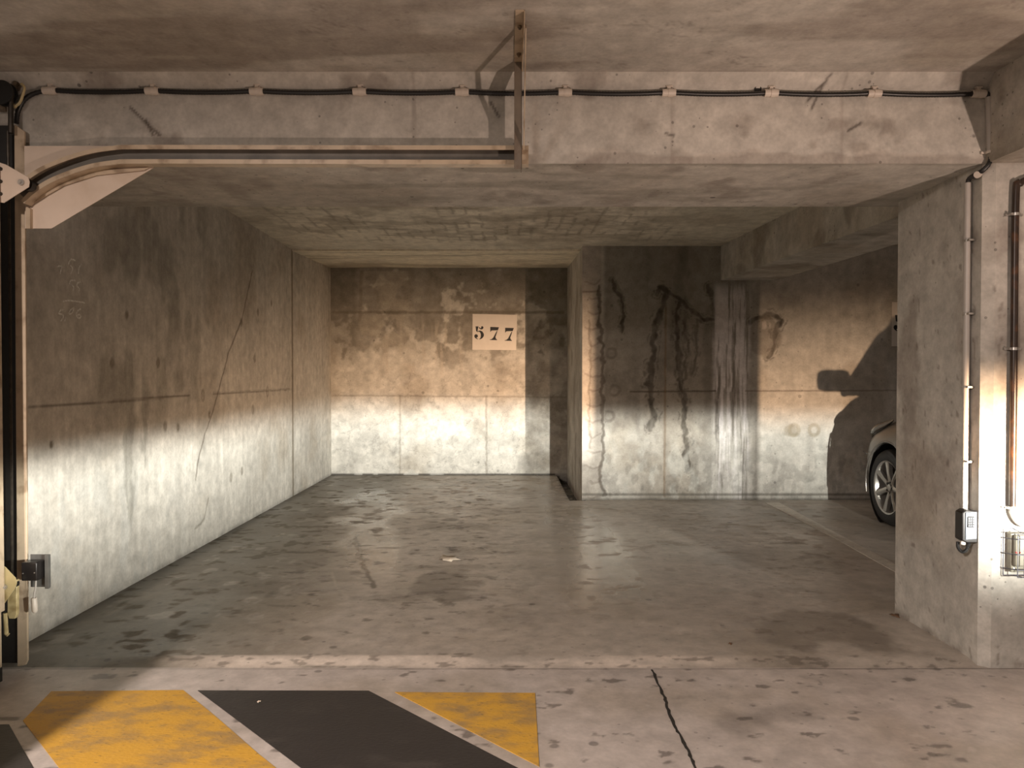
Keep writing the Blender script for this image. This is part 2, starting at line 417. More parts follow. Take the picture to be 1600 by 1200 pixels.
def paint_left(P):
    u, v = P[:, 1], P[:, 2]
    c = concrete(u, v, 3, 0.09, 0.8)
    c = mul(c, 1+0.22*sst(v, 1.4, 0.3)*(fbm(u*2, v*2, 3, 5)))
    # pale crusts near the floor, dark damp veil higher up
    c = mix(c, (0.50, 0.49, 0.46), 0.7*sst(fbm(u*7, v*3, 5, 11), 0.50, 0.68)*sst(v, 1.05, 0.5)*sst(u, 6.6, 4.2))
    c = mix(c, (0.24, 0.225, 0.19), 0.55*sst(fbm(u*5, v*2.4, 5, 15), 0.50, 0.70)*sst(v, 0.8, 1.3)*sst(u, 6.8, 5.5)*sst(u, 4.0, 4.5))
    c = mix(c, (0.25, 0.24, 0.21), 0.6*sst(fbm(u*9, v*3, 5, 19), 0.55, 0.66)*blob(u, v, (4.75, 0.85), 0.45, 0.75, 0.25))
    for f, a in ((30, 0.05), (70, 0.05)): c = mul(c, 1+a*(vnoise(u*f, v*1.3, 61)-0.5)*2)
    # day joints, crack, tie holes
    for pts, wd in ((LW((44, 637), (175, 627)), 0.003), (LW((175, 627), (296, 618)), 0.007), (LW((333, 615), (457, 608)), 0.006)):
        c = mix(c, (0.12, 0.10, 0.08), 0.75*line_mask(u, v, pts, wd, 0.007, 0.003))
    c = mix(c, (0.15, 0.125, 0.10), 0.75*line_mask(u, v, LW((394, 424), (378, 500), (358, 548), (344, 600), (333, 640), (320, 680), (311, 712), (305, 748)), 0.008, 0.012, 0.012, 8))
    c = mix(c, (0.16, 0.14, 0.11), 0.6*line_mask(u, v, LW((326, 778), (319, 812), (305, 826)), 0.006, 0.012, 0.01, 9))
    for x, y, r in ((317, 618, .05), (258, 666, .035), (175, 567, .03), (247, 567, .032), (395, 640, .045), (361, 746, .04), (378, 736, .035), (418, 612, .06), (377, 503, .035), (403, 488, .035), (398, 560, .04), (424, 474, .03), (198, 492, .025), (327, 648, .03), (278, 668, .03), (80, 695, .015)):
        (cu, cv), = LW((x, y)); d = np.hypot(u-cu, (v-cv)*0.8)
        c = mix(c, (0.18, 0.155, 0.12), 0.55*(1-sst(np.abs(d-r*0.6), 0.004, 0.016))+0.45*(1-sst(d, 0.008, 0.022)))
    for x in (150, 198, 240, 320, 300, 432): # pale runs
        (cu, _), = LW((x, 500)); c = mix(c, (0.50, 0.48, 0.44), 0.35*(1-sst(np.abs(u-cu), 0.003, 0.016))*sst(v, 1.9, 1.2)*(0.4+vnoise(u*0, v*5, int(x))))
    c = mix(c, (0.50, 0.47, 0.43), 0.55*blob(u, v, (4.44, 2.12), 0.09, 0.24, 0.6, 14, 4)*(vnoise(u*60, v*2, 8)))
    # joint at the recess: dark groove with light edges
    d = np.abs(u-YJ); wv = 0.03*(fbm(v*6, v*0, 3, 2)-0.5)
    c = mix(c, (0.48, 0.45, 0.40), 0.6*(1-sst(np.abs(d-0.06+wv), 0.02, 0.05)))
    c = mix(c, (0.17, 0.14, 0.10), 0.8*(1-sst(d, 0.018, 0.04)))
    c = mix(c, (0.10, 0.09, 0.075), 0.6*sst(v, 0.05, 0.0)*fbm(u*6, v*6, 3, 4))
    return c
def paint_back(P):
    u, v = P[:, 0], P[:, 2]
    c = concrete(u, v, 14, 0.10, 0.7, BASE*1.02)
    n = 0.62*fbm(u*2.6, v*2.6, 5, 33)+0.38*fbm(u*11, v*11, 5, 34)
    damp = sst(n+0.22*(v-1.80), 0.44, 0.53)*sst(v, 1.15, 1.6)
    c = mix(c, (0.20, 0.18, 0.15), 0.70*damp*(0.6+0.8*fbm(u*6, v*6, 4, 35)))
    # two old repair patches stand out paler at the upper left
    for (x0, y0, x1, y1) in ((563, 424, 640, 486), (560, 492, 650, 545)):
        (a, t), (b, bt) = BW((x0, y0), (x1, y1))
        wob = 0.10*(fbm(u*7, v*7, 4, 36)-0.5)
        m = sst(u+wob, a-0.02, a+0.02)*(1-sst(u+wob*3, b-0.1, b+0.1))*sst(v+wob, bt-0.04, bt+0.04)*(1-sst(v, t-0.01, t+0.02))
        c = mix(c, (0.40, 0.365, 0.31), 0.62*m*sst(fbm(u*5, v*5, 4, 38), 0.36, 0.52))
    (xa, _), = BW((562, 480)); (xb, _), = BW((820, 480))
    c = mix(c, (0.14, 0.125, 0.10), 0.5*sst(u, xa+0.02, xa-0.1)*sst(v+0.5*(fbm(u*3, v*3, 4, 44)-0.5), 1.35, 1.75))
    c = mix(c, (0.20, 0.175, 0.14), 0.45*sst(u, xb, xb+0.05)*sst(fbm(u*5, v*5, 4, 47), 0.4, 0.6))
    c = mix(c, (0.48, 0.43, 0.37), 0.55*sst(fbm(u*16, v*2.2, 4, 50), 0.55, 0.7)*sst(v, 1.2, 1.5)*sst(v, 2.2, 1.9)*sst(np.abs(u+1.15), 0.75, 0.4))
    c = mul(c, 1-0.13*sst(fbm(u*9, v*9, 5, 52), 0.5, 0.62)*sst(v, 1.75, 1.1))
    c = mul(c, 1-0.22*sst(np.abs(fbm(u*5, v*5, 5, 55)-0.5), 0.022, 0.0)*sst(v, 1.7, 1.2))
    for pts, wd, k in ((BW((520, 488), (880, 488)), 0.02, 0.55), (BW((520, 618), (820, 620), (884, 621)), 0.008, 0.4), (BW((625, 618), (625, 742)), 0.012, 0.4), (BW((760, 620), (760, 742)), 0.012, 0.45), (BW((565, 425), (562, 500)), 0.03, 0.35)):
        c = mix(c, (0.14, 0.115, 0.085), k*line_mask(u, v, pts, wd, 0.014, 0.01, 5))
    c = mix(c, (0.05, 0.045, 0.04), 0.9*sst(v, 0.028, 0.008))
    c = mix(c, (0.55, 0.53, 0.49), 0.5*sst(v, 0.10, 0.05)*sst(fbm(u*9, v*9, 3, 6), 0.5, 0.6))
    return c
def paint_right(P):
    u, v = P[:, 0], P[:, 2]
    c = concrete(u, v, 24, 0.14, 0.6)
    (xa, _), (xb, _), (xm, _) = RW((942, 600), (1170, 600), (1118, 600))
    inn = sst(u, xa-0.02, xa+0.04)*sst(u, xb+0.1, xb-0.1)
    c = mix(c, (0.175, 0.16, 0.135), 0.62*inn*sst(v, 0.6, 1.25))  # pillar's cast shadow on the upper wall, put into the colour
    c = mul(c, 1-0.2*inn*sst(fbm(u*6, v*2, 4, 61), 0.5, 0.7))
    # black mould runs
    BL = (0.055, 0.046, 0.036)
    runs = [((1024, 462), (1031, 449), (1040, 458), (1034, 486), (1026, 508), (1020, 545), (1014, 590), (1017, 612), (1021, 642), (1017, 668)),
            ((1030, 450), (1046, 457), (1066, 471), (1086, 490), (1100, 500), (1118, 497)),
            ((1058, 474), (1060, 505), (1058, 535), (1062, 575), (1066, 610), (1070, 640), (1068, 660), (1075, 700), (1073, 735)),
            ((1088, 498), (1085, 525), (1087, 555), (1084, 582)), ((1071, 494), (1073, 530), (1071, 566), (1067, 620)),
            ((955, 438), (966, 462), (975, 488), (972, 522)), ((1110, 445), (1113, 462)), ((1112, 470), (1122, 520), (1120, 590), (1118, 640), (1124, 700)),
            ((1171, 503), (1185, 497), (1200, 494), (1212, 492), (1222, 500), (1214, 508), (1209, 520), (1211, 540), (1200, 556))]
    for i, r in enumerate(runs):
        p = RW(*r); fade = 1 if i not in (3, 4) else 0.8
        w0 = (0.042, 0.034, 0.036, 0.024, 0.02, 0.022, 0.024, 0.014, 0.036)[i]
        ragged = w0*(0.35+1.5*fbm(u*15, v*15, 4, 70+i))
        uu = u+0.05*(fbm(u*9, v*9, 4, 81+i)-0.5)*2; vv = v+0.04*(fbm(u*9+7, v*9, 4, 91+i)-0.5)*2
        d = pdist(uu, vv, p)
        core = 1-sst(d, ragged*0.35, ragged*0.7+0.009)
        rim = (1-sst(np.abs(d-ragged*1.3), 0.006, 0.018))*sst(fbm(u*20, v*20, 3, 95), 0.45, 0.6)
        c = mix(c, BL, fade*np.maximum(0.88*core*(0.45+0.75*fbm(u*24, v*12, 3, 97)), 0.45*rim))
    (px, pz), = RW((1196, 525)); c = mix(c, (0.22, 0.19, 0.155), 0.6*blob(u, v, (px, pz), 0.19, 0.24, 0.22, 9, 7, 0.2))
    (px, pz), = RW((1190, 508)); c = mix(c, (0.52, 0.46, 0.42), 0.8*blob(u, v, (px, pz), 0.13, 0.06, 0.3, 15, 9)*sst(fbm(u*40, v*6, 3, 5), 0.35, 0.6))
    (px, pz), = RW((1195, 470)); c = mix(c, (0.16, 0.145, 0.12), 0.35*blob(u, v, (px+0.1, pz+0.05), 0.35, 0.2, 0.5, 5, 13))
    # white lime curtain under the beam end
    (x0, z0), (x1, z1) = RW((1115, 440), (1172, 770))
    cur = sst(u, x0-0.03, x0+0.05)*sst(u, x1+0.02, x1-0.06)*sst(v, 2.34, 2.2)
    st = 0.6*fbm(u*26+1.2*fbm(u*5, v*4, 3, 3), v*1.0, 3, 101)+0.4*fbm(u*75+1.6*fbm(u*7, v*5, 3, 4), v*1.7, 3, 102)
    c = mix(c, (0.42, 0.40, 0.385), 0.5*cur*sst(v, 2.2, 1.2))
    c = mix(c, (0.66, 0.63, 0.63), 0.85*cur*sst(st, 0.45, 0.56))
    c = mix(c, (0.10, 0.085, 0.07), 0.6*cur*sst(st, 0.40, 0.32))
    # lime over the lower wall
    c = mix(c, (0.50, 0.49, 0.45), 0.6*sst(v, 0.85, 0.3)*sst(fbm(u*9, v*5, 5, 107), 0.47, 0.62))
    c = mul(c, 1-0.22*sst(v, 0.75, 0.3)*sst(fbm(u*14, v*9, 4, 111), 0.52, 0.62))
    # ladder crazing on the left edge
    c = mix(c, (0.36, 0.32, 0.28), 0.6*sst(u, xa, xa-0.03))
    for yy in range(440, 780, 24):
        c = mix(c, (0.13, 0.10, 0.08), 0.4*line_mask(u, v, RW((913+(yy*7) % 9, yy), (926, yy+4), (938, yy+(yy % 5)-2)), 0.008, 0.012, 0.02, yy))
    c = mix(c, (0.10, 0.08, 0.065), 0.75*line_mask(u, v, RW((938, 448), (936, 500), (942, 560), (940, 640), (943, 700), (938, 752), (944, 772)), 0.02, 0.018, 0.035, 12))
    c = mix(c, (0.13, 0.10, 0.08), 0.5*line_mask(u, v, RW((921, 500), (923, 560), (920, 640), (923, 700)), 0.008, 0.012, 0.02, 18))
    for k, q in enumerate(((955, 552), (960, 610), (952, 650))):
        (px, pz), = RW(q); d = np.hypot(u-px, v-pz); c = mix(c, (0.1, 0.085, 0.07), 0.45*(1-sst(np.abs(d-0.07+0.03*fbm(u*9, v*9, 3, k)), 0.006, 0.022))*sst(u, px-0.1, px))
    for pts, wd, col, k in ((RW((985, 612), (1118, 611)), 0.008, (.08, .065, .05), 0.8), (RW((1165, 611), (1400, 610)), 0.005, (.14, .11, .09), 0.6), (RW((1040, 480), (1038, 775)), 0.012, (.17, .11, .06), 0.55), (RW((910, 456), (938, 455)), 0.008, (.14, .11, .09), 0.6)):
        c = mix(c, col, k*line_mask(u, v, pts, wd, 0.010, 0.004))
    for q in ((1272, 672), (1241, 672)):
        (px, pz), = RW(q); d = np.hypot(u-px, (v-pz)*0.9); c = mix(c, (0.27, 0.23, 0.16), 0.55*(1-sst(np.abs(d-0.05), 0.008, 0.03)))
    c = mix(c, (0.26, 0.22, 0.15), 0.45*blob(u, v, RW((1236, 672))[0], 0.10, 0.08, 0.5, 14, 3))
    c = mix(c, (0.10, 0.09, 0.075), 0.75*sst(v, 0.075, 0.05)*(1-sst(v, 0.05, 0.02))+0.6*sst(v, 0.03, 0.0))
    return c
def paint_ceiling(P):
    u, v = P[:, 0], P[:, 1]
    c = concrete(u, v, 44, 0, 0.7, BASE*0.98)
    q = fbm(u*1.3+1.4*v, v*6, 5, 46)
    c = mix(c, (0.27, 0.235, 0.20), 0.65*sst(q, 0.50, 0.68))
    c = mix(c, (0.47, 0.43, 0.39), 0.35*sst(fbm(u*1.7, v*8, 4, 48), 0.56, 0.7))
    c = mix(c, (0.20, 0.17, 0.15), 0.45*sst(np.abs(fbm(u*2.0, v*3.5, 5, 51)-0.5), 0.008, 0.0))
    c = mix(c, (0.5, 0.46, 0.42), 0.5*sst(v, 3.36, 3.42))
    return c
def paint_beam(P):
    u, v = P[:, 0], P[:, 2]-0.7*P[:, 1]
    c = concrete(u, v, 54, 0, 0.75)
    z = P[:, 2]
    front = P[:, 1] < YF+0.004
    c = mix(c, (0.25, 0.21, 0.18), 0.5*sst(fbm(u*5, v*5, 5, 57), 0.60, 0.72))
    e = z+0.05*(fbm(u*9, v*9, 4, 58)-0.5)
    m = front*sst(u, 0.1, 0.5)*(1-sst(e, ZB+0.035, ZB+0.05))
    c = mix(c, (0.24, 0.20, 0.17), 0.45*m)
    c = mix(c, (0.50, 0.46, 0.41), 0.8*front*sst(u, 0.1, 0.5)*(1-sst(np.abs(e-ZB-0.048), 0.004, 0.012))*sst(fbm(u*4, v*4, 3, 59), 0.45, 0.6))
    for x in (0.74, -0.42, 1.5): c = mix(c, (0.28, 0.23, 0.2), 0.35*front*(1-sst(np.abs(u-x), 0.002, 0.01)))
    for k, (a, b) in enumerate((((205, 168), (250, 212)), ((228, 188), (240, 210)), ((767, 160), (780, 182)), ((1268, 170), (1290, 122)), ((1262, 160), (1283, 135)), ((1325, 205), (1345, 193)), ((1040, 208), (1052, 212)))):
        p = [(lambda q: (q.x, q.z))(at_y(*a, YF)), (lambda q: (q.x, q.z))(at_y(*b, YF))]
        c = mix(c, (0.07, 0.055, 0.045), 0.75*front*line_mask(u, z, p, 0.004, 0.007, 0.006, k, 6))
    c = mix(c, (0.30, 0.28, 0.24), 0.55*(~front)*sst(fbm(u*1.4, P[:, 1]*7, 5, 62), 0.5, 0.66))
    c = mix(c, (0.47, 0.44, 0.39), 0.3*(~front)*sst(fbm(u*2, P[:, 1]*9, 5, 63), 0.55, 0.68))
    return c
def paint_stall_ceiling(P):
    u, v = P[:, 0], P[:, 1]
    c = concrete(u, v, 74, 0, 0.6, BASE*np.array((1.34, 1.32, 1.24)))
    wu = u+0.06*(fbm(u*5, v*4, 4, 75)-0.5); wv = v+0.16*(fbm(u*5, v*3, 4, 76)-0.5)
    gu = np.abs(((wu/0.118) % 1)-0.5); gv = np.abs(((wv/0.28) % 1)-0.5)
    g = np.maximum(sst(gu, 0.32, 0.47), 0.85*sst(gv, 0.38, 0.48))*sst(fbm(u*11, v*7, 4, 78), 0.36, 0.56)
    area = sst(v, 5.6, 6.0)*sst(v, 8.05, 7.8)*sst(u, -2.25, -1.9)*sst(u, 2.2, 1.2)
    vis = 0.3+0.9*sst(fbm(u*2.0, v*1.6, 4, 77), 0.42, 0.6)
    c = mix(c, (0.15, 0.12, 0.085), 0.42*g*area*vis)
    c = mix(c, (0.24, 0.20, 0.15), 0.45*area*sst(fbm(u*4, v*5, 6, 79), 0.45, 0.66))
    return c
def paint_soffit(P):
    u, v = P[:, 0], P[:, 1]
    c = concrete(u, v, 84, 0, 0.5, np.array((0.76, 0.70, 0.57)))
    c = mix(c, (0.22, 0.185, 0.13), 0.4*sst(fbm(u*1.2, v*7, 4, 85), 0.5, 0.7))
    return c
def paint_pillar(P):
    u, v = P[:, 0]*1.0+P[:, 1], P[:, 2]
    c = concrete(u, v, 94, 0.05, 0.7, BASE*1.02)
    c = mix(c, (0.25, 0.215, 0.185), 0.6*sst(fbm(u*4, v*2.6, 5, 96), 0.53, 0.7)*sst(v, 0.3, 1.0))
    c = mix(c, (0.13, 0.10, 0.08), 0.5*sst(fbm(u*40, v*17, 3, 98), 0.76, 0.82))
    c = mix(c, (0.17, 0.14, 0.11), 0.6*sst(v, 0.05, 0.0)*sst(fbm(u*12, v*12, 3, 99), 0.4, 0.6))
    return c
def paint_side(P):
    u, v = P[:, 1], P[:, 2]+P[:, 0]
    c = concrete(u, v, 104, 0.1, 0.7)
    return mix(c, (0.2, 0.17, 0.13), 0.5*sst(fbm(u*5, v*3, 4, 105), 0.52, 0.68))
def paint_plain(P): return concrete(P[:, 0]+P[:, 1], P[:, 2]+P[:, 1]*0.6, 114, 0, 0.8)

# ---- floor
Z_AISLE = -0.016
def floor_z(P):
    P = P.copy(); x, y = P[:, 0], P[:, 1]
    P[:, 2] += Z_AISLE*(1-sst(y, YF-0.02, YF+0.10))
    gut = sst(x, 0.655, 0.675)*sst(x, 0.83, 0.80)*sst(y, YR-0.10, YR-0.07)
    gut2 = sst(y, YR-0.055, YR-0.045)*sst(x, 0.655, 0.68)
    P[:, 2] -= 0.11*gut+0.02*gut2*(1-gut)
    P[:, 2] += 0.004*(fbm(x*1.3, y*1.3, 3, 121)-0.5)*sst(y, 3.6, 3.9)*(1-gut)
    return P
def paint_floor(P):
    x, y = P[:, 0], P[:, 1]
    ai = 1-sst(y, YF-0.015, YF-0.005)
    ca = concrete(x, y, 131, 0, 0.45, np.array((0.50, 0.45, 0.42)))
    ca = mix(ca, (0.20, 0.175, 0.155), 0.55*sst(fbm(x*2.2, y*3, 5, 133), 0.53, 0.72)*sst(x, 0.5, 0.9))
    ca = mix(ca, (0.10, 0.085, 0.075), 0.7*sst(fbm(x*11, y*16, 4, 135), 0.69, 0.76))
    ca = mix(ca, (0.5, 0.46, 0.43), 0.5*sst(fbm(x*14, y*20, 4, 137), 0.72, 0.78))
    ca = mix(ca, (0.085, 0.078, 0.072), 1-sst(y, 1.7, 2.1))      # unseen aisle floor, darkened to cut bounce light on the beam
    cs = concrete(x, y, 141, 0, 0.55, np.array((0.42, 0.375, 0.33)))
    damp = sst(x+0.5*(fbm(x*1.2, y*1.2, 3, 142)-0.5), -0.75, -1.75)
    cs = mix(cs, (0.105, 0.094, 0.070), 0.86*damp)  # damp tone, deepened to put the left floor's shade into the colour
    cs = mix(cs, (0.12, 0.10, 0.075), 0.42*sst(fbm(x*3.1, y*4.2, 6, 144), 0.48, 0.70)*sst(x, 0.7, -0.3)*sst(y, 3.7, 4.4))
    cs = mix(cs, (0.09, 0.077, 0.06), 0.6*sst(fbm(x*12, y*17, 5, 146), 0.66, 0.74)*sst(x, 0.4, -0.3))
    cs = mix(cs, (0.34, 0.31, 0.27), 0.5*sst(fbm(x*8, y*6, 5, 148), 0.66, 0.74))
    cs = mix(cs, (0.10, 0.085, 0.068), 0.6*blob(x, y, FL((690, 915))[0], 0.24, 0.42, 0.5, 6, 5))
    cs = mix(cs, (0.08, 0.065, 0.05), 0.7*blob(x, y, FL((705, 812))[0], 0.09, 0.10, 0.3, 8, 6))
    cs = mix(cs, (0.06, 0.05, 0.04), 0.8*line_mask(x, y, FL((556, 836), (562, 870), (575, 895), (586, 918)), 0.02, 0.012, 0.03, 9))
    cs = mix(cs, (0.18, 0.158, 0.13), 0.35*sst(fbm(x*1.5, y*1.1, 4, 150), 0.5, 0.66)*sst(x, 0.6, 1.4))
    cs = mix(cs, (0.11, 0.09, 0.07), 0.55*blob(x, y, FL((1290, 985))[0], 0.35, 0.35, 0.6, 5, 15))
    for q in ((795, 858), (812, 872), (735, 900), (790, 930), (765, 890), (780, 905), (720, 870)):   # shoe prints
        (cx, cy), = FL(q); m = blob(x, y, (cx, cy), 0.05, 0.16, 0.3, 20, int(cx*50) % 9)
        cs = mix(cs, (0.40, 0.37, 0.33), 0.7*m*sst(np.sin((y-cy)*130+np.sin(x*90)*1.2), 0.2, 0.7))
    CR = (0.40, 0.36, 0.31)
    for pts in (((517, 893), (523, 905), (526, 918), (541, 930), (550, 943), (545, 965), (538, 990)), ((627, 970), (635, 980), (657, 984)), ((735, 842), (760, 858), (800, 880), (835, 905)), ((728, 866), (775, 890), (830, 912))):
        cs = mix(cs, CR, 0.8*line_mask(x, y, FL(*pts), 0.006, 0.008, 0.02, 21))
    c = cs*(1-ai)[:, None]+ca*ai[:, None]
    lip = sst(y, YF-0.02, YF)*sst(y, YF+0.12, YF+0.09)
    c = mix(c, (0.64, 0.56, 0.49), 0.85*lip*sst(fbm(x*3, y*9, 4, 161), 0.30, 0.50)*sst(x, -1.75, -1.2)*sst(x, 1.3, 0.6))
    c = mix(c, (0.10, 0.085, 0.07), 0.55*lip*sst(fbm(x*16, y*30, 4, 163), 0.62, 0.7))
    c = mix(c, (0.07, 0.06, 0.05), 0.75*line_mask(x, y, [(XL, YF-0.02), (-0.9, YF-0.022), (2.6, YF-0.02)], 0.006, 0.006, 0.004, 3)*(0.4+0.6*sst(fbm(x*3, y*0, 3, 9), 0.4, 0.55)))
    # dirt in the gutter and against the walls
    gut = sst(x, 0.655, 0.675)*sst(x, 0.83, 0.80)*sst(y, YR-0.10, YR-0.07)
    c = mix(c, (0.055, 0.044, 0.032), 0.95*gut)
    c = mix(c, (0.04, 0.034, 0.028), 0.85*sst(y, YR-0.05, YR-0.035)*sst(x, 0.6, 0.7))
    c = mix(c, (0.07, 0.06, 0.045), 0.7*sst(x+0.06*(fbm(x*7, y*7, 3, 5)-0.5), XL+0.13, XL+0.03)*sst(y, YF, YF+0.3))
    c = mix(c, (0.05, 0.042, 0.032), 0.8*sst(y, YW-0.07, YW-0.03)*sst(x, 0.7, 0.6))
    c = mix(c, (0.38, 0.35, 0.31), 0.6*blob(x, y, (0.45, 8.6), 0.28, 0.75, 0.5, 6, 8)*sst(fbm(x*12, y*7, 4, 165), 0.48, 0.6))
    return c
def gloss_floor(P):
    x, y = P[:, 0], P[:, 1]
    g = 0.40+0.30*(fbm(x*2.2, y*1.6, 4, 171)-0.5)+0.4*sst(fbm(x*10, y*13, 5, 146), 0.6, 0.7)
    xn = x+0.5*(fbm(x*3, y*2, 4, 2)-0.5); sm = sst(xn, -1.85+(8.3-y)*0.134, -1.6+(8.3-y)*0.134)*sst(xn, -1.2+(8.67-y)*0.185, -1.4+(8.67-y)*0.185)*sst(y, 4.4, 5.6)*sst(y, 9.3, 8.6)
    g = g+0.04-0.17*sm-0.21*sst(x, 0.22, 0.42)*sst(x, 1.0, 0.78)*sst(y, 3.6, 4.6)
    ai = 1-sst(y, YF-0.05, YF+0.1)
    return np.clip(g*(1-ai)+ai*(0.42+0.3*(fbm(x*6, y*6, 4, 173)-0.5)), 0.14, 0.9)
fl = Patches()
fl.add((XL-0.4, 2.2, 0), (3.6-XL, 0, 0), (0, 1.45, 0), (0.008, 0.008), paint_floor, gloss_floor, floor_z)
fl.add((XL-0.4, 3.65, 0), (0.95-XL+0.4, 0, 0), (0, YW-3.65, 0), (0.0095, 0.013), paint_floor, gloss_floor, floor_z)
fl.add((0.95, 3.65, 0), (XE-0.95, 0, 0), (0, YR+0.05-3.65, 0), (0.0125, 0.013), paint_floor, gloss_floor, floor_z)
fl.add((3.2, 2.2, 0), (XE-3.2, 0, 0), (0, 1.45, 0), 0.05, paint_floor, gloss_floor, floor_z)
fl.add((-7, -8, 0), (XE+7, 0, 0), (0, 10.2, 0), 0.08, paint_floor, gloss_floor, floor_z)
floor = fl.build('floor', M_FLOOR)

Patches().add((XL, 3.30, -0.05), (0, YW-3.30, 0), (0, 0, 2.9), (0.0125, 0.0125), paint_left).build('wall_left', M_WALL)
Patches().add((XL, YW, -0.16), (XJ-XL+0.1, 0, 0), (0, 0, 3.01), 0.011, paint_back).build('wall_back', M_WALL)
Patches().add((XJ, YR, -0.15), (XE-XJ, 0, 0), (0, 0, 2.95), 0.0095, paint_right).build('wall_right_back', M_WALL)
Patches().add((XJ, YR, -0.15), (0, YW-YR, 0), (0, 0, 2.95), 0.02, paint_side).build('wall_recess', M_WALL)
Patches().add((XE, -3, -0.05), (0, YR+3, 0), (0, 0, 2.85), 0.08, paint_plain).build('wall_right', M_WALL)
Patches().add((-7, -8, ZC), (XE+7, 0, 0), (0, 9.9, 0), 0.09, paint_ceiling).add((-3.2, 1.9, ZC), (XE+3.2, 0, 0), (0, YF-0.055-1.9, 0), 0.014, paint_ceiling).build('ceiling', M_CEIL)
bm_ = Patches()
bm_.add((XL-0.6, YF, ZB), (XE-XL+0.6, 0, 0), (0, 0, ZC-0.06-ZB), 0.009, paint_beam)
bm_.add((XL-0.6, YF, ZC-0.06), (XE-XL+0.6, 0, 0), (0, -0.055, 0.06), 0.012, paint_beam)
bm_.add((XL-0.6, YF, ZB), (XE-XL+0.6, 0, 0), (0, YB-YF, 0), 0.013, paint_beam)
bm_.add((XL-0.6, YB, ZB), (XE-XL+0.6, 0, 0), (0, 0, ZS-ZB+0.05), 0.04, paint_beam)
bm_.build('ceiling_beam', M_BEAM)
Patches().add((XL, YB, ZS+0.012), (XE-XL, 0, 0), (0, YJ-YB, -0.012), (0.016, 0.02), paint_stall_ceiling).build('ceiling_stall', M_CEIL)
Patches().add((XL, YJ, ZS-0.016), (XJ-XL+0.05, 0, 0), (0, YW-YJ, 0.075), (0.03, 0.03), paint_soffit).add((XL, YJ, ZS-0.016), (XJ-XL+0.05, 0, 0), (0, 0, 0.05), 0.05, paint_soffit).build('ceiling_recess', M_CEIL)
# pillar with a chamfered front corner
ch = 0.045
pl = Patches()
pl.add((XP0, YF+0.015, -0.03), (0, YP1-YF-0.015, 0), (0, 0, ZB+0.03), 0.011, paint_pillar)
pl.add((XP0+ch, YF-0.012, -0.03), (-ch, 0.027, 0), (0, 0, ZB+0.03), 0.012, paint_pillar)
pl.add((XP0+ch, YF-0.012, -0.03), (XP1-XP0-ch, 0, 0), (0, 0, ZB+0.03), 0.011, paint_pillar)
pl.add((XP1, YF-0.012, -0.03), (0, YP1-YF+0.012, 0), (0, 0, ZB+0.03), 0.04, paint_pillar)
pl.add((XP0, YP1, -0.03), (XP1-XP0, 0, 0), (0, 0, ZB+0.03), 0.04, paint_pillar)
pl.build('concrete_pillar', M_BEAM)
# oblique beam from the back wall to the pillar, and the beam that runs on over the aisle
ZO = 2.335
ob = Patches()
a0, a1 = (2.27, YR), (2.56, YB); b0, b1 = (2.85, YR), (3.13, YB)
def quad(p, q, z0, z1): return (p[0], p[1], z0), (q[0]-p[0], q[1]-p[1], 0), (0, 0, z1-z0)
ob.add(*quad(a0, a1, ZO, ZS+0.02), 0.02, paint_side)
ob.add(*quad(b0, b1, ZO, ZS+0.02), 0.05, paint_side)
ob.add((a0[0], a0[1], ZO), (a1[0]-a0[0], a1[1]-a0[1], 0), (b0[0]-a0[0], 0, 0), 0.02, paint_side)
ob.build('oblique_ceiling_beam', M_BEAM)
fb = Patches()
fb.add((2.15, YF, ZB), (0.22, -5.0, 0), (0, 0, ZC-ZB), 0.015, paint_side)
fb.add((2.15, YF, ZB), (0.22, -5.0, 0), (0.6, 0, 0), 0.02, paint_side)
fb.add((2.75, YF, ZB), (0.22, -5.0, 0), (0, 0, ZC-ZB), 0.05, paint_side)
fb.add((2.37, YF-5, ZB), (0.6, 0, 0), (0, 0, ZC-ZB), 0.05, paint_side)
fb.build('aisle_ceiling_beam', M_BEAM)

# ---- markings that belong to the floor
def stripe(name, pts, m, z):
    b = MB(); b.prism([(x, y, z) for x, y in pts], (0, 0, -0.004)); o = b.build(name, m, None, 0); o.parent = floor; return o
zz = Z_AISLE+0.0025
stripe('painted_stripe', FL((36, 1120), (80, 1075), (286, 1073), (330, 1108), (372, 1144), (404, 1172), (440, 1200), (520, 1262), (160, 1290), (98, 1200)), M_YELLOW, zz)['label'] = 'worn yellow hazard stripe'
stripe('painted_stripe', FL((309, 1073.5), (576, 1074), (820, 1199), (960, 1275), (590, 1290), (480, 1200)), M_BLKPAINT, zz)['label'] = 'black hazard stripe'
stripe('painted_stripe', FL((617, 1076), (836, 1077.5), (839, 1130), (842.5, 1191)), M_YELLOW, zz)['label'] = 'yellow triangular end of the hazard marking'
stripe('painted_stripe', FL((-180, 1130), (14, 1126), (56, 1200), (90, 1262), (-300, 1270)), M_BLKPAINT, zz)['label'] = 'black hazard stripe'
stripe('painted_line', FL((1196, 786), (1218, 786), (1400, 883), (1500, 938), (1490, 955), (1400, 895), (1300, 839)), M_WHITELINE, 0.004)['label'] = 'faded white bay line'
b = MB(); rng = random.Random(4)
cp = [(1019, 1041), (1024, 1052), (1033, 1074), (1040, 1088), (1044, 1104), (1053, 1126), (1062, 1141), (1071, 1158), (1079, 1174), (1086, 1192), (1096, 1215), (1110, 1245)]
cp = spline([at_z(x, y, 0) for x, y in cp], 4)
L_, R_ = [], []
for i, p in enumerate(cp):
    wd = 0.0035+0.004*rng.random(); j = 0.006*(rng.random()-0.5)
    L_.append((p.x-wd+j, p.y, Z_AISLE+0.0016)); R_.append((p.x+wd+j, p.y, Z_AISLE+0.0016))
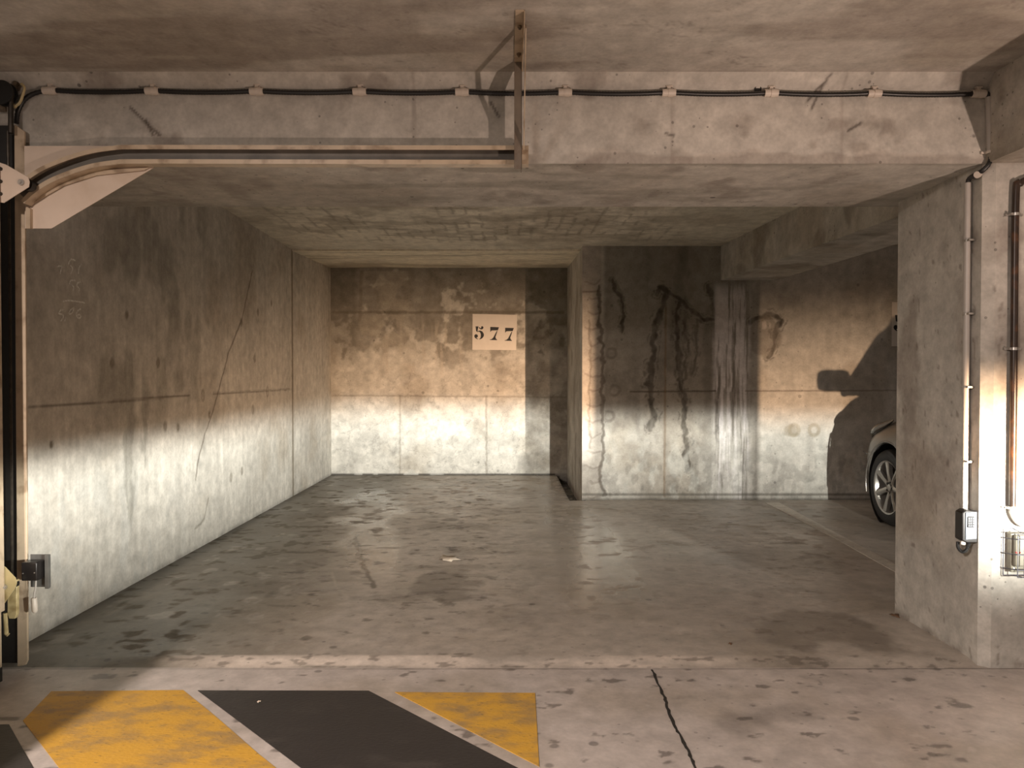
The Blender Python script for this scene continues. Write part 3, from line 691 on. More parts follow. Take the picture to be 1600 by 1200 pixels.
n = len(cp); b.add(L_+R_, [(i, i+1, n+i+1, n+i) for i in range(n-1)])
o = b.build('floor_crack', M_CRACK, None, 0); o.parent = floor; o['label'] = 'dark jagged crack'
# chalk sum on the left wall
ch_ = MB()
def cstroke(pts, wd=0.0045):
    q = [at_x(x/1029*120+60, y/1200*140+380, XL) for x, y in pts]
    q = spline(q, 5) if len(q) > 2 else q
    n = len(q); l, r = [], []
    for i, p in enumerate(q):
        t = (q[min(i+1, n-1)]-q[max(i-1, 0)]).normalized(); nn = Vector((0, -t.z, t.y))*wd
        l.append(p+nn+Vector((0.002, 0, 0))); r.append(p-nn+Vector((0.002, 0, 0)))
    ch_.add(l+r, [(i, i+1, n+i+1, n+i) for i in range(n-1)])
for s_ in ([(240, 312), (318, 300)], [(318, 295), (300, 350), (288, 410)], [(490, 232), (432, 218), (392, 288)], [(425, 300), (455, 345), (425, 415)], [(570, 278), (540, 330), (530, 410)],
           [(490, 500), (430, 500), (412, 550)], [(435, 550), (468, 590), (455, 640)], [(560, 518), (520, 535), (512, 575), (545, 610), (530, 665)], [(322, 782), (420, 768), (620, 798)],
           [(330, 895), (295, 895), (265, 945)], [(270, 945), (325, 960), (325, 1000), (288, 1050)], [(365, 990), (345, 1045)], [(475, 865), (430, 890), (402, 940), (440, 940), (475, 870)], [(565, 878), (515, 915), (505, 975), (540, 1005), (565, 985), (545, 955), (512, 975)]):
    cstroke(s_)
wl = bpy.data.objects['wall_left']
o = ch_.build('chalk_writing', M_CHALK, None, 0); o.parent = wl; o['label'] = 'faint chalk sum of 51 and 55 over 5,06'

# ================================================================== LEFT: DOOR AND TRACK
def P3(px, py, Y): return at_y(px, py, Y)
dt = thing('door_track', 'cream steel overhead door track curving off the left upright with gusset plates and ceiling strut', 'door track', P3(35, 1036, 3.43))
# upright
b = MB(); b.prism([P3(22, 194, 3.43), P3(38, 205, 3.43), P3(43, 1032, 3.43), P3(40, 1039, 3.43), P3(30, 1041, 3.43), P3(27, 1041, 3.43)], (0, 0.012, 0)); b.build('upright', M_CREAM, dt, 35, 0.002)
b = MB(); b.prism([P3(22, 196, 3.442), P3(-8, 196, 3.442), P3(-8, 1036, 3.442), P3(27, 1036, 3.442)], (0, 0.01, 0)); b.build('seal_strip', M_BLACK, dt)
b = MB(); b.tube(spline([P3(12, 205, 3.40), P3(15, 400, 3.40), P3(17, 640, 3.40), P3(19, 900, 3.40)], 6), 0.006, 8); b.build('lifting_cable', M_DKSTEEL, dt)
# curved rail
mid = [(30, 309), (45, 294), (70, 277), (100, 263.5), (140, 250.5), (180, 244), (215, 242.5), (400, 242.8), (620, 243.2), (826, 243.5)]
path = spline([P3(x, y, YRAIL) for x, y in mid], 6)
hh, lip, t_, dep = 0.0405, 0.019, 0.0028, 0.055
prof = [(-hh, 0), (hh, 0), (hh, -dep), (hh-lip, -dep), (hh-lip, -dep+t_), (hh-t_, -dep+t_), (hh-t_, -t_), (-hh+t_, -t_), (-hh+t_, -dep+t_), (-hh+lip, -dep+t_), (-hh+lip, -dep), (-hh, -dep)]
b = MB(); b.sweep(path, [(a, y+0.04) for a, y in prof]); rl = b.build('rail', M_CREAM, dt, 30)
b = MB(); b.sweep(path[1:-1], [(a, y+0.04) for a, y in ((-hh+t_+.001, -0.006), (hh-t_-.001, -0.006), (hh-t_-.001, -0.003), (-hh+t_+.001, -0.003))]); b.build('rail_web_lining', M_RAILIN, rl, 30)
yg = YRAIL+0.045
b = MB(); b.prism([P3(38, 228, yg), P3(232, 228, yg), P3(240, 262, yg), P3(80, 357, yg), P3(39, 357, yg)], (0, 0.004, 0)); b.build('gusset_plate', M_CREAM2, dt, 0)
b = MB(); b.prism([P3(34, 312, YRAIL+0.034), P3(60, 297, YRAIL+0.034), P3(100, 280, YRAIL+0.034), P3(150, 266, YRAIL+0.034), P3(232, 262, YRAIL+0.034), P3(225, 266, YRAIL+0.034), P3(150, 274, YRAIL+0.034), P3(100, 290, YRAIL+0.034), P3(44, 322, YRAIL+0.034), P3(36, 320, YRAIL+0.034)], (0, 0.004, 0)); b.build('stiffener_flange', M_CREAM, dt, 30)
b = MB(); b.prism([P3(40, 322, yg-0.02), P3(47, 326, yg-0.02), P3(47, 357, yg-0.02), P3(40, 357, yg-0.02)], (0, 0.02, 0)); b.build('plate_end_angle', M_CREAM, dt, 0)
# strut: vertical angle, diagonal flat, ceiling foot
ys = 3.297
zr = P3(810, 262, ys-0.02).z
xs0, xs1 = P3(803.5, 200, ys).x, P3(815.5, 200, ys).x
b = MB(); b.box((xs0, ys, zr), (xs1, ys+0.004, ZC-0.004)); b.box((xs1-0.004, ys, zr), (xs1, ys+0.06, ZC-0.004)); b.build('hanger_strut', M_STRUT, dt, 0, 0.0015)
yf0 = at_z(800, 15, ZC).y
b = MB(); b.box((xs0, yf0, ZC-0.005), (xs1+0.003, ys+0.01, ZC)); b.box((xs1-0.001, yf0, ZC-0.042), (xs1+0.003, ys+0.01, ZC)); ft = b.build('ceiling_foot', M_CREAM, dt, 0, 0.001)
for y_, s_ in ((yf0+0.12, 1), (yf0+0.37, 1)):
    b = MB(); b.lathe([(0, 0.0), (0, 0.009), (-0.007, 0.009), (-0.007, 0.005), (-0.014, 0.005), (-0.014, 0)], ((xs0+xs1)/2+0.002, y_, ZC-0.005), 'z', 8); b.build('anchor_bolt', M_RUST, ft, 30)
A_, B_ = Vector((xs1+0.006, yf0+0.09, ZC-0.02)), Vector((xs1+0.006, ys, zr+0.09)); dv = (B_-A_).normalized(); nv = Vector((1, 0, 0)).cross(dv)*0.016
b = MB(); b.prism([A_+nv, A_-nv, B_-nv, B_+nv], (0.004, 0, 0)); b.build('diagonal_brace', M_CREAM, dt, 0)

gd = thing('sectional_garage_door', 'cream sectional garage door leaf seen edge-on at the far left with hinge brackets', 'garage door', (-2.19, 3.2, 0.0))
DX0, DX1 = -2.212, -2.165
zs = [0.06, 0.50, 0.95, 1.40, 1.85, 2.22]
for i in range(5):
    b = MB(); b.box((DX0, 0.2, zs[i]), (DX1, 3.27, zs[i+1]-0.006)); b.build('door_section', M_CREAM, gd, 0, 0.004)
b = MB(); b.box((DX1-0.004, 3.20, 0.30), (DX1+0.008, 3.28, 2.20)); b.build('end_stile', M_CREAM, gd, 0, 0.003)
b = MB(); b.box((DX0, 0.2, 0.0), (DX1, 3.27, 0.06)); b.build('bottom_seal', M_BLACK, gd, 0)
def hinge(poly, m, bolt, Y):
    b = MB(); b.prism([P3(x, y, Y) for x, y in poly], (0, 0.004, 0)); h = b.build('hinge_bracket', m, gd, 0, 0.001)
    p = P3(*bolt, Y); b = MB(); b.lathe([(-0.016, 0), (-0.016, 0.006), (-0.008, 0.006), (-0.008, 0.013), (0, 0.013)], p, 'y', 12); b.build('roller_bolt', M_STEEL, h, 30)
    b = MB(); b.lathe([(0.004, 0.006), (0.03, 0.006), (0.03, 0.026), (0.062, 0.026), (0.062, 0.0)], p, 'y', 18); b.build('roller', M_BLACK, h, 30)
    for k in range(3):
        q = P3(1.5, poly[0][1]+12+k*(poly[-1][1]-poly[0][1]-24)/2, Y); b = MB(); b.lathe([(-0.007, 0), (-0.007, 0.008), (0, 0.008)], q, 'y', 8); b.build('screw', M_DKSTEEL, h, 30)
hinge([(-6, 252), (9, 257), (44, 277), (46, 284), (45, 292), (6, 317), (-6, 315)], M_CREAM2, (34, 285), 3.285)
hinge([(-6, 878), (8, 886), (24, 903), (26, 911), (24, 918), (6, 944), (-6, 946)], M_YELLOWED, (7, 917), 3.285)
b = MB(); b.prism([P3(11, 906, 3.33), P3(26, 906, 3.33), P3(26, 960, 3.33), P3(23, 967, 3.33), P3(14, 967, 3.33), P3(11, 960, 3.33)], (0, 0.02, 0)); b.build('cable_guard', M_YELLOWED, gd, 30, 0.003)
b = MB(); b.tube([P3(8, 958, 3.33), P3(10, 990, 3.33), P3(13, 992, 3.33)], 0.009, 8); b.build('cable_anchor', M_YELLOWED, gd)
# cable drum at the top left
cdm = thing('cable_drum', 'black cable drum and pulley bracket at the top left under the beam', 'pulley', P3(8, 145, 3.40))
b = MB(); b.lathe([(-0.02, 0), (-0.02, 0.052), (-0.012, 0.052), (-0.012, 0.044), (0.012, 0.044), (0.012, 0.052), (0.02, 0.052), (0.02, 0)], P3(6, 146, 3.40), 'y', 28); b.build('drum', M_BLACK, cdm)
b = MB(); b.prism([P3(-5, 124, 3.45), P3(31, 124, 3.45), P3(36, 130, 3.45), P3(30, 142, 3.45), P3(14, 150, 3.45), P3(-5, 150, 3.45)], (0, 0.005, 0)); pb = b.build('bracket_plate', M_STRUT, cdm, 0, 0.001)
b = MB(); b.lathe([(-0.012, 0), (-0.012, 0.009), (-0.004, 0.009), (-0.004, 0.013), (0, 0.013)], P3(26, 131, 3.45), 'y', 10); b.build('bolt', M_RUST, pb, 30)
b = MB(); b.tube(spline([P3(33, 131, 3.42), P3(38, 137, 3.42), P3(35, 150, 3.42), P3(31, 160, 3.42), P3(24, 166, 3.42), P3(21, 165, 3.42)], 5), [0.006]*20+[0.009]*6, 8); b.build('hook', M_YELLOWED, cdm)
b = MB(); b.tube([P3(17, 150, 3.40), P3(17, 175, 3.40), P3(17, 208, 3.40)], 0.011, 8); b.build('chain', M_DKSTEEL, cdm)
b = MB(); b.box(P3(-4, 160, 3.44), P3(11, 175, 3.45)); b.build('rust_block', M_RUST, cdm, 0)

# door photocell low on the left wall
pc = thing('door_photocell', 'black photocell box on a grey bracket low beside the door upright', 'sensor', P3(60, 892, 3.42))
x0, x1 = P3(48, 890, 3.426).x, P3(79, 890, 3.426).x; zt, zb = P3(60, 866, 3.426).z, P3(60, 917, 3.426).z
b = MB(); b.box((x0, 3.424, zb), (x1, 3.428, zt)); b.box((x1-0.016, 3.408, zb-0.004), (x1, 3.424, zt)); b.build('mounting_plate', M_GREYPLATE, pc, 0, 0.001)
q0, q1 = P3(33, 908, 3.362), P3(57, 879, 3.362)
b = MB(); b.box((q0.x, 3.362, q0.z), (q1.x, 3.424, q1.z)); bx = b.build('housing', M_DKBOX, pc, 30, 0.005, 3)
for x, y in ((36, 896), (54, 895)):
    b = MB(); b.lathe([(-0.002, 0), (-0.002, 0.003), (0.001, 0.003)], P3(x, y, 3.362), 'y', 8); b.build('screw', M_STEEL, bx, 30)
b = MB(); b.tube(spline([P3(56, 907, 3.40), P3(55.5, 918, 3.40), P3(53.5, 928, 3.40), P3(53, 936, 3.40)], 5), 0.004, 8); b.build('lead', M_GREYPIPE, pc)
a_, c_ = P3(53, 934, 3.40), P3(54.5, 957, 3.40)
b = MB(); b.tube([a_, a_+Vector((0, 0, -0.004)), c_+Vector((0, 0, 0.008)), c_], [0.010, 0.0125, 0.0125, 0.008], 14); b.build('connector', M_CLIP, pc)

# ================================================================== CABLE, CLIPS, CONDUITS
YC = YF-0.016
clips = [78, 238, 401, 562, 722, 883, 1045, 1205, 1366, 1529]
cy = lambda x: 141.5+0.0035*(x-78)
pts = [P3(26, 193, YC), P3(26, 186, YC), P3(29, 172, YC), P3(38, 156, YC), P3(54, 146, YC)]
for i, x in enumerate(clips):
    pts.append(P3(x, cy(x), YC))
    if i < 9:
        nx = clips[i+1]
        for f in (0.25, 0.5, 0.75): pts.append(P3(x+(nx-x)*f, cy(x+(nx-x)*f)+2.2*math.sin(math.pi*f), YC))
xc = XP0+0.016
pts += [P3(1539, 146, YC), P3(1545, 153, YC), P3(1547, 200, YC), P3(1548, 242, YC), P3(1545, 256, YC-0.004), P3(1535, 267, YC+0.01)]
sp = spline(pts, 6)
pcur = [at_x(1524, 273, XP0-0.02), at_x(1514, 280, XP0-0.02), at_x(1512.5, 292, XP0-0.02), at_x(1512.5, 320, XP0-0.02)]
sp = sp+spline([sp[-1]]+pcur, 6)[1:]
fine = []
for a, c in zip(sp[:-1], sp[1:]):
    k = max(1, int((c-a).length/0.006))
    for j in range(k): fine.append(a.lerp(c, j/k))
fine.append(sp[-1])
b = MB(); b.tube(fine, [0.0112 if (i % 2) else 0.0098 for i in range(len(fine))], 10)
tag(b.build('cable', M_CABLE, None, 60), 'black corrugated cable clipped along the top of the concrete beam', 'cable')
words_ = ['leftmost cable clip beside the black cable drum', 'white cable clip above the curve of the door track', 'white cable clip on the beam, third from the left', 'white cable clip on the beam, fourth from the left', 'white cable clip just left of the hanging steel strut', 'white cable clip just right of the hanging steel strut', 'white cable clip on the beam, fourth from the right', 'white cable clip beside the small hole in the beam', 'white cable clip beside the dark scuff marks, second from the right', 'rightmost white cable clip at the corner over the pillar']
for i, x in enumerate(clips):
    r = thing('cable_clip', words_[i], 'cable clip', P3(x, cy(x), YC), 'white clips holding the cable on the beam')
    p = P3(x, cy(x), YC)
    b = MB(); b.lathe([(-0.030, 0.0115), (-0.030, 0.0165), (-0.004, 0.0165), (-0.004, 0.0185), (0.018, 0.0185), (0.018, 0.0165), (0.030, 0.0165), (0.030, 0.0115)], p, 'x', 20); b.build('collar', M_CLIP, r, 30)
    b = MB(); b.box((p.x-0.008, p.y-0.006, p.z+0.014), (p.x+0.008, p.y+0.016, p.z+0.030)); b.box((p.x-0.012, p.y-0.004, p.z+0.026), (p.x+0.016, p.y+0.010, p.z+0.032)); b.build('stub', M_CLIP, r, 0, 0.001)
# capped hole beside the eighth clip
b = MB(); q = P3(1184, 140, YF-0.004); b.lathe([(0.0, 0.0), (0.0, 0.016), (-0.006, 0.016), (-0.006, 0.013), (-0.002, 0.012), (-0.002, 0.0)], q, 'y', 18)
tag(b.build('anchor_plug', M_BLACK, None, 30, origin=q), 'small round black plug in the beam behind the cable', 'plug')

def saddle(b, p, r, axis):
    pass
uc = thing('short_conduit', 'short grey conduit on the beam end above the pillar corner', 'conduit', P3(1547, 238, YC-0.002))
b = MB(); b.tube([P3(1545, 152, YC), P3(1547.5, 240, YC)], 0.0145, 14); b.build('pipe', M_GREYPIPE, uc)
q = P3(1547.5, 238, YC)
b = MB(); b.tube([q+Vector((0, 0, -0.006)), q+Vector((0, 0, 0.006))], 0.019, 16); b.box((q.x-0.036, YC+0.006, q.z-0.005), (q.x+0.036, YC+0.015, q.z+0.005)); b.build('saddle', M_CLIP, uc, 30)
lc = thing('grey_conduit', 'long pale grey conduit running down the inner face of the pillar to the switch box', 'conduit', at_x(1509, 795, XP0-0.018))
top, bot = at_x(1512.5, 286, XP0-0.018), at_x(1508, 797, XP0-0.018)
b = MB(); b.tube([top, top+Vector((0, 0, -0.03)), bot], [0.0165, 0.0165, 0.0145], 16); b.build('pipe', M_GREYPIPE, lc)
for y in (376, 490, 604, 720):
    f = (y-286)/(797-286); q = top.lerp(bot, f)
    b = MB(); b.tube([q+Vector((0, 0, -0.004)), q+Vector((0, 0, 0.004))], 0.0185, 16); b.box((XP0-0.03, q.y-0.034, q.z-0.004), (XP0-0.001, q.y-0.014, q.z+0.004)); b.build('saddle', M_STEEL, lc, 30)
b = MB(); q = at_x(1528, 272.5, XP0-0.02)
b.tube([q+Vector((-0.006, -0.004, -0.003)), q+Vector((0.006, 0.004, 0.003))], 0.0155, 14); b.build('white_clip', M_CLIP, lc, 30)

# switch box
kb = thing('key_switch_box', 'grey keypad switch box at the foot of the long grey conduit on the pillar', 'switch box', (XP0-0.03, 3.515, 0.6))
z1 = P3(1515, 797, 3.49).z; z0 = P3(1515, 848, 3.49).z
xa, xb = P3(1503, 820, 3.49).x, XP0-0.001
b = MB()
b.prism([(xa, 3.487, z0+0.012), (xa, 3.487, z1-0.012), (xa+0.020, 3.487, z1), (xb, 3.487, z1-0.004), (xb, 3.487, z0), (xa+0.02, 3.487, z0)], (0, 0.06, 0)); kbody = b.build('housing', M_DKBOX, kb, 40, 0.005, 3)
b = MB(); b.prism([(xa+0.013, 3.482, z0+0.014), (xa+0.013, 3.482, z1-0.010), (xb-0.008, 3.482, z1-0.008), (xb-0.006, 3.482, z0+0.018)], (0, 0.006, 0)); fc = b.build('front_cover', M_SILVERBOX, kb, 40, 0.003, 3)
b = MB(); b.box((xa+0.019, 3.479, z1-0.078), (xa+0.050, 3.483, z1-0.028)); kp = b.build('keypad', M_DKBOX, fc, 0, 0.002)
b = MB()
for i in range(3):
    for j in range(4): b.box((xa+0.0215+i*0.0095, 3.4765, z1-0.0735+j*0.0112), (xa+0.0275+i*0.0095, 3.4795, z1-0.0665+j*0.0112))
b.build('key_set', M_SILVERBOX, kp, 0, 0.0008)
b = MB(); b.tube([(xa+0.018, 3.51, z0+0.004), (xa+0.018, 3.51, z0-0.012)], 0.010, 12); b.build('cable_gland', M_CLIP, kb, 30)
hp = spline([(xa+0.006, 3.53, z0-0.004), (xa+0.007, 3.53, z0-0.03), (xa+0.018, 3.52, z0-0.048), (xa+0.032, 3.51, z0-0.04), (xa+0.038, 3.505, z0-0.018), (xa+0.04, 3.50, z0-0.002)], 12)
b = MB(); b.tube(hp, [0.0085 if i % 2 else 0.0065 for i in range(len(hp))], 10); b.build('hose_loop', M_CABLE, kb, 60)

# pipe on the pillar front
YPF = YF-0.012
px_ = P3(1585, 500, YPF-0.02).x
rp = thing('black_pipe', 'black and rust-brown pipe clamped to the front face of the pillar', 'pipe', (px_, YPF-0.02, 0.72))
zt, zb = P3(1585, 300, YPF-0.02).z, P3(1585, 795, YPF-0.02).z
pp = spline([(px_+0.16, YPF-0.02, zt+0.062), (px_+0.07, YPF-0.02, zt+0.060), (px_+0.018, YPF-0.02, zt+0.036), (px_, YPF-0.02, zt-0.03), (px_, YPF-0.02, (zt+zb)/2), (px_, YPF-0.02, zb)], 8)
b = MB(); b.tube(pp, 0.0150, 14); b.build('pipe', M_PIPE, rp)
pp = spline([(px_, YPF-0.02, zb), (px_+0.002, YPF-0.02, zb-0.02), (px_+0.022, YPF-0.02, zb-0.055), (px_+0.06, YPF-0.02, zb-0.072), (px_+0.16, YPF-0.02, zb-0.074)], 8)
b = MB(); b.tube(pp, 0.0125, 14); b.build('flexible_tail', M_GREYPIPE, rp)
for y in (335, 545, 793):
    z = P3(1585, y, YPF-0.02).z
    b = MB(); b.tube([(px_, YPF-0.02, z-0.006), (px_, YPF-0.02, z+0.006)], 0.0180, 16); b.box((px_-0.038, YPF-0.012, z-0.005), (px_+0.038, YPF-0.001, z+0.005)); b.lathe([(-0.034, 0), (-0.034, 0.006), (-0.012, 0.006)], (px_-0.024, YPF, z), 'y', 8); b.build('clamp', M_STEEL, rp, 30)
# guarded emergency light
gl = thing('guarded_light', 'emergency light behind a white wire guard on the pillar at the right edge', 'light', (2.4, YPF-0.03, 0.39))
gx0 = P3(1581, 860, YPF-0.04).x; gx1 = gx0+0.30; gz1 = P3(1590, 833, YPF-0.04).z; gz0 = P3(1590, 899, YPF-0.04).z
b = MB(); b.box((gx0, YPF-0.035, gz0+0.012), (gx1, YPF, gz1)); gb = b.build('housing', M_LIGHTBODY, gl, 40, 0.006, 3)
b = MB(); b.box((gx0+0.006, YPF-0.06, gz0+0.042), (gx1-0.006, YPF-0.035, gz1-0.006)); df = b.build('diffuser', M_LIGHTBODY, gl, 40, 0.008, 3)
b = MB(); b.box((gx0+0.044, YPF-0.064, gz0+0.055), (gx0+0.18, YPF-0.058, gz1-0.02)); b.build('dark_window', M_DKBOX, df, 0, 0.003)
for dx in (0.008, 0.022):
    b = MB(); q = Vector((gx0+dx, YPF-0.06, (gz0+gz1)/2+0.012)); b.lathe([(-0.004, 0), (-0.003, 0.003), (0.002, 0.0045)], q, 'y', 10); b.build('red_indicator', M_RED, df, 30)
b = MB(); q = Vector((gx0+0.014, YPF-0.036, gz0+0.03)); b.lathe([(-0.004, 0), (-0.003, 0.005), (0.0, 0.005)], q, 'y', 10); b.build('screw', M_STEEL, gb, 30)
b = MB(); wr = 0.0022; yf, yw = YPF-0.085, YPF-0.002
X0, X1, Z0, Z1 = gx0-0.013, gx1+0.013, gz0-0.008, gz1+0.014
b.tube([(X0, yw, Z0), (X0, yw, Z1), (X1, yw, Z1), (X1, yw, Z0), (X0, yw, Z0)], wr, 6)
b.tube([(X0+0.01, yf, Z0+0.01), (X0+0.01, yf, Z1-0.01), (X1-0.01, yf, Z1-0.01), (X1-0.01, yf, Z0+0.01), (X0+0.01, yf, Z0+0.01)], wr, 6)
for f in (0.18, 0.5, 0.82):
    z = Z0+(Z1-Z0)*f; b.tube([(X0-0.012, yw, z-0.002), (X0+0.01, yf, z+0.004), (X1-0.01, yf, z), (X1+0.012, yw, z)], wr, 6)
for f in (0.12, 0.37, 0.63, 0.88):
    x = X0+(X1-X0)*f; b.tube([(x, yw, Z1), (x, yf, Z1-0.01), (x, yf, Z0+0.01), (x, yw, Z0)], wr, 6)
b.build('wire_guard', M_WIRE, gl, 60)

# ================================================================== SIGNS
def arc(c, rx, ry, a0, a1, n=12): return [(c[0]+rx*math.cos(math.radians(a0+(a1-a0)*i/n)), c[1]+ry*math.sin(math.radians(a0+(a1-a0)*i/n))) for i in range(n+1)]
# glyphs in a box one unit tall
def outline(x0, y0, h, *pp): return [((x-x0)/h, (y0-y)/h) for x, y in pp]
G7 = [outline(540, 770, 312, (540, 458), (748, 463), (722, 537), (604, 540), (566, 545), (552, 572), (540, 572)),
      outline(540, 770, 312, (693, 553), (711, 555), (684, 640), (664, 700), (678, 742), (706, 762), (706, 773), (530, 771), (530, 760), (575, 748), (612, 712), (650, 640))]
G5 = [outline(163, 762, 314, (192, 452), (264, 452), (244, 540), (238, 575), (222, 582), (206, 555)),
      outline(163, 762, 314, (268, 474), (284, 500), (310, 520), (345, 523), (374, 503), (382, 478), (373, 455), (350, 446), (330, 453), (324, 474), (330, 490), (312, 492), (285, 470)),
      outline(163, 762, 314, (236, 572), (275, 553), (312, 551), (352, 570), (382, 610), (394, 650), (386, 692), (360, 727), (325, 750), (284, 762), (284, 750), (308, 730), (318, 690), (318, 640), (308, 602), (288, 582), (262, 578), (240, 588)),
      outline(163, 762, 314, (163, 675), (178, 648), (205, 637), (234, 647), (250, 672), (250, 697), (236, 712), (218, 716), (228, 738), (257, 749), (254, 759), (215, 750), (183, 726), (167, 702))]
def sign(name, label, cpx, quad_px, Y, digits):
    q = [P3(x, y, Y) for x, y in quad_px]; r = thing(name, label, 'sign', (q[0]+q[2])/2)
    b = MB(); b.prism(q, (0, -0.006, 0)); b.build('sign_board', M_SIGN, r, 0)
    ux = (q[2]-q[3]).normalized(); uz = Vector((0, 0, 1)); uz = (uz-ux*uz.dot(ux)).normalized()
    for g, (x, y), hpx in digits:
        b = MB(); b0 = P3(x, y, Y-0.007); h = hpx/1200*Y
        for poly in g:
            m2 = MB(); m2.prism([b0+ux*(a*h)+uz*(c*h) for a, c in poly], (0, -0.0015, 0)); b.v, b.f = (b.v+m2.v, b.f+[tuple(i+len(b.v) for i in f) for f in m2.f])
        b.build('painted_digit', M_INK, r, 0)
sign('number_sign', 'white number sign 577 on the back wall of the recess', None, [(738.5, 490.5), (808, 492), (806.5, 547), (738, 546.5)], YW-0.003, [(G5, (741, 530.3), 20.5), (G7, (766, 531.2), 20.3), (G7, (789.2, 532.4), 20.2)])
sign('number_sign', 'partly hidden white number sign starting with 5 behind the pillar by the car', None, [(1393.5, 472), (1463, 472), (1463, 541), (1393, 541)], YR-0.003, [(G5, (1396, 518), 26)])

# ================================================================== CAR
def ring(y, hw, zb, zt, top=0.6):
    h = [(0, zb), (hw*0.80, zb), (hw*0.965, zb+0.07), (hw, zb+(zt-zb)*0.42), (hw*0.992, zb+(zt-zb)*0.66), (hw*(0.93+0.02*min(1, max(0, (6.9-y)/0.8))), zt-(zt-zb)*(0.13-0.08*min(1, max(0, (6.9-y)/0.8)))), (hw*top, zt-0.012), (0, zt+0.01)]
    return [(-x, y, z) for x, z in h]+[(x, y, z) for x, z in reversed(h[1:-1])]
CX = 3.315+0.875
car = thing('car', 'silver grey car parked nose to the wall, half hidden behind the pillar', 'car', (CX, 5.6, 0))
st = [(7.50, .40, .34, .62, .5), (7.46, .60, .27, .70, .55), (7.36, .745, .23, .80, .6), (7.18, .825, .215, .895, .62), (6.95, .862, .21, .965, .66), (6.72, .873, .21, 1.0, .68), (6.3, .875, .20, 1.04, .70), (5.9, .875, .20, 1.06, .74), (5.2, .872, .20, 1.07, .8), (4.4, .87, .20, 1.07, .8), (3.9, .855, .22, 1.06, .8), (3.55, .80, .30, 1.0, .7), (3.42, .68, .40, .85, .6)]
b = MB(); rs = [[(x+CX, y, z) for x, y, z in ring(*s)] for s in st]; n = len(rs[0])
vs = [p for r in rs for p in r]; fs = [(i*n+k, i*n+(k+1) % n, (i+1)*n+(k+1) % n, (i+1)*n+k) for i in range(len(rs)-1) for k in range(n)]
fs += [tuple(range(n)), tuple((len(rs)-1)*n+k for k in reversed(range(n)))]
b.add(vs, fs); body = b.build('body', M_CAR, car, 40, sub=3)
WY = (6.73, 4.18); WR = 0.335
# wheel arches are cut out of the body
cut = MB()
for wy in WY:
    for sx in (-1, 1):
        x0 = CX+sx*0.55; x1 = CX+sx*1.1
        cut.lathe([(min(x0, x1), 0.0), (min(x0, x1), 0.385), (max(x0, x1), 0.385), (max(x0, x1), 0.0)], (0, wy, 0.345), 'x', 40)
co = cut.build('arch_cutter', None, None, 0)
bo = body.modifiers.new('arch', 'BOOLEAN'); bo.operation = 'DIFFERENCE'; bo.object = co; bo.solver = 'EXACT'
co.location = -parent_world(car)+Vector((0, 0, 0)); co.parent = car
bpy.context.view_layer.update()
me = bpy.data.meshes.new_from_object(body.evaluated_get(bpy.context.evaluated_depsgraph_get()))
body.modifiers.clear(); body.data = me
if not me.materials: me.materials.append(M_CAR)
me.polygons.foreach_set('use_smooth', [True]*len(me.polygons)); me.set_sharp_from_angle(angle=math.radians(35))
bpy.data.objects.remove(co, do_unlink=True)
for wy in WY:
    for sx in (-1, 1):
        b = MB(); xo = CX+sx*0.85; xi = CX+sx*0.58
        b.lathe([(xi, 0.0), (xi, 0.382), (CX+sx*0.84, 0.384), (CX+sx*0.84, 0.378), (xi+sx*0.01, 0.372), (xi+sx*0.01, 0.0)], (0, wy, 0.345), 'x', 36); b.build('arch_liner', M_BLACK, body, 30)
# lip of the near front arch, bumper seam, headlamp
b = MB(); b.tube([(CX-0.858+0.0, 6.73+0.392*math.cos(a), 0.345+0.392*math.sin(a)) for a in [math.radians(d) for d in range(-15, 200, 6)]], 0.008, 6); b.build('arch_lip', M_CAR, body)
b = MB(); b.tube(spline([(CX-0.873, 7.08, 0.60), (CX-0.852, 7.18, 0.605), (CX-0.80, 7.30, 0.60)], 5), 0.004, 6); b.build('bumper_seam', M_BLACK, body)
b = MB(); lp = spline([(CX-0.66, 7.36, 0.715), (CX-0.735, 7.24, 0.775), (CX-0.772, 7.08, 0.83), (CX-0.772, 6.94, 0.878), (CX-0.765, 6.82, 0.92)], 6)
b.tube(lp, [0.006+0.030*math.sin(math.pi*min(1, i/(len(lp)-1)*0.92+0.05)) for i in range(len(lp))], 14); b.build('headlamp', M_LENS, car)
# cabin
cb = [(6.05, .70, 1.055), (5.35, .64, 1.42), (4.9, .63, 1.50), (4.2, .62, 1.49), (3.75, .60, 1.40), (3.50, .66, 1.06)]
def cab_ring(y, hw, z, zb=1.03): return [(CX-0.83, y, zb), (CX-(0.83+(hw-0.83)*0.85), y, zb+(z-zb)*0.85), (CX-hw*0.8, y, z), (CX, y, z+0.015), (CX+hw*0.8, y, z), (CX+(0.83+(hw-0.83)*0.85), y, zb+(z-zb)*0.85), (CX+0.83, y, zb)]
rs = [cab_ring(*s) for s in cb]; n = 7; b = MB()
b.add([p for r in rs for p in r], [(i*n+k, i*n+k+1, (i+1)*n+k+1, (i+1)*n+k) for i in range(len(rs)-1) for k in range(n-1)]+[tuple(range(n)), tuple((len(rs)-1)*n+k for k in reversed(range(n)))]+[(i*n, (i+1)*n, (i+1)*n+n-1, i*n+n-1) for i in range(len(rs)-1)])
b.build('cabin_glass', M_GLASS, car, 35)
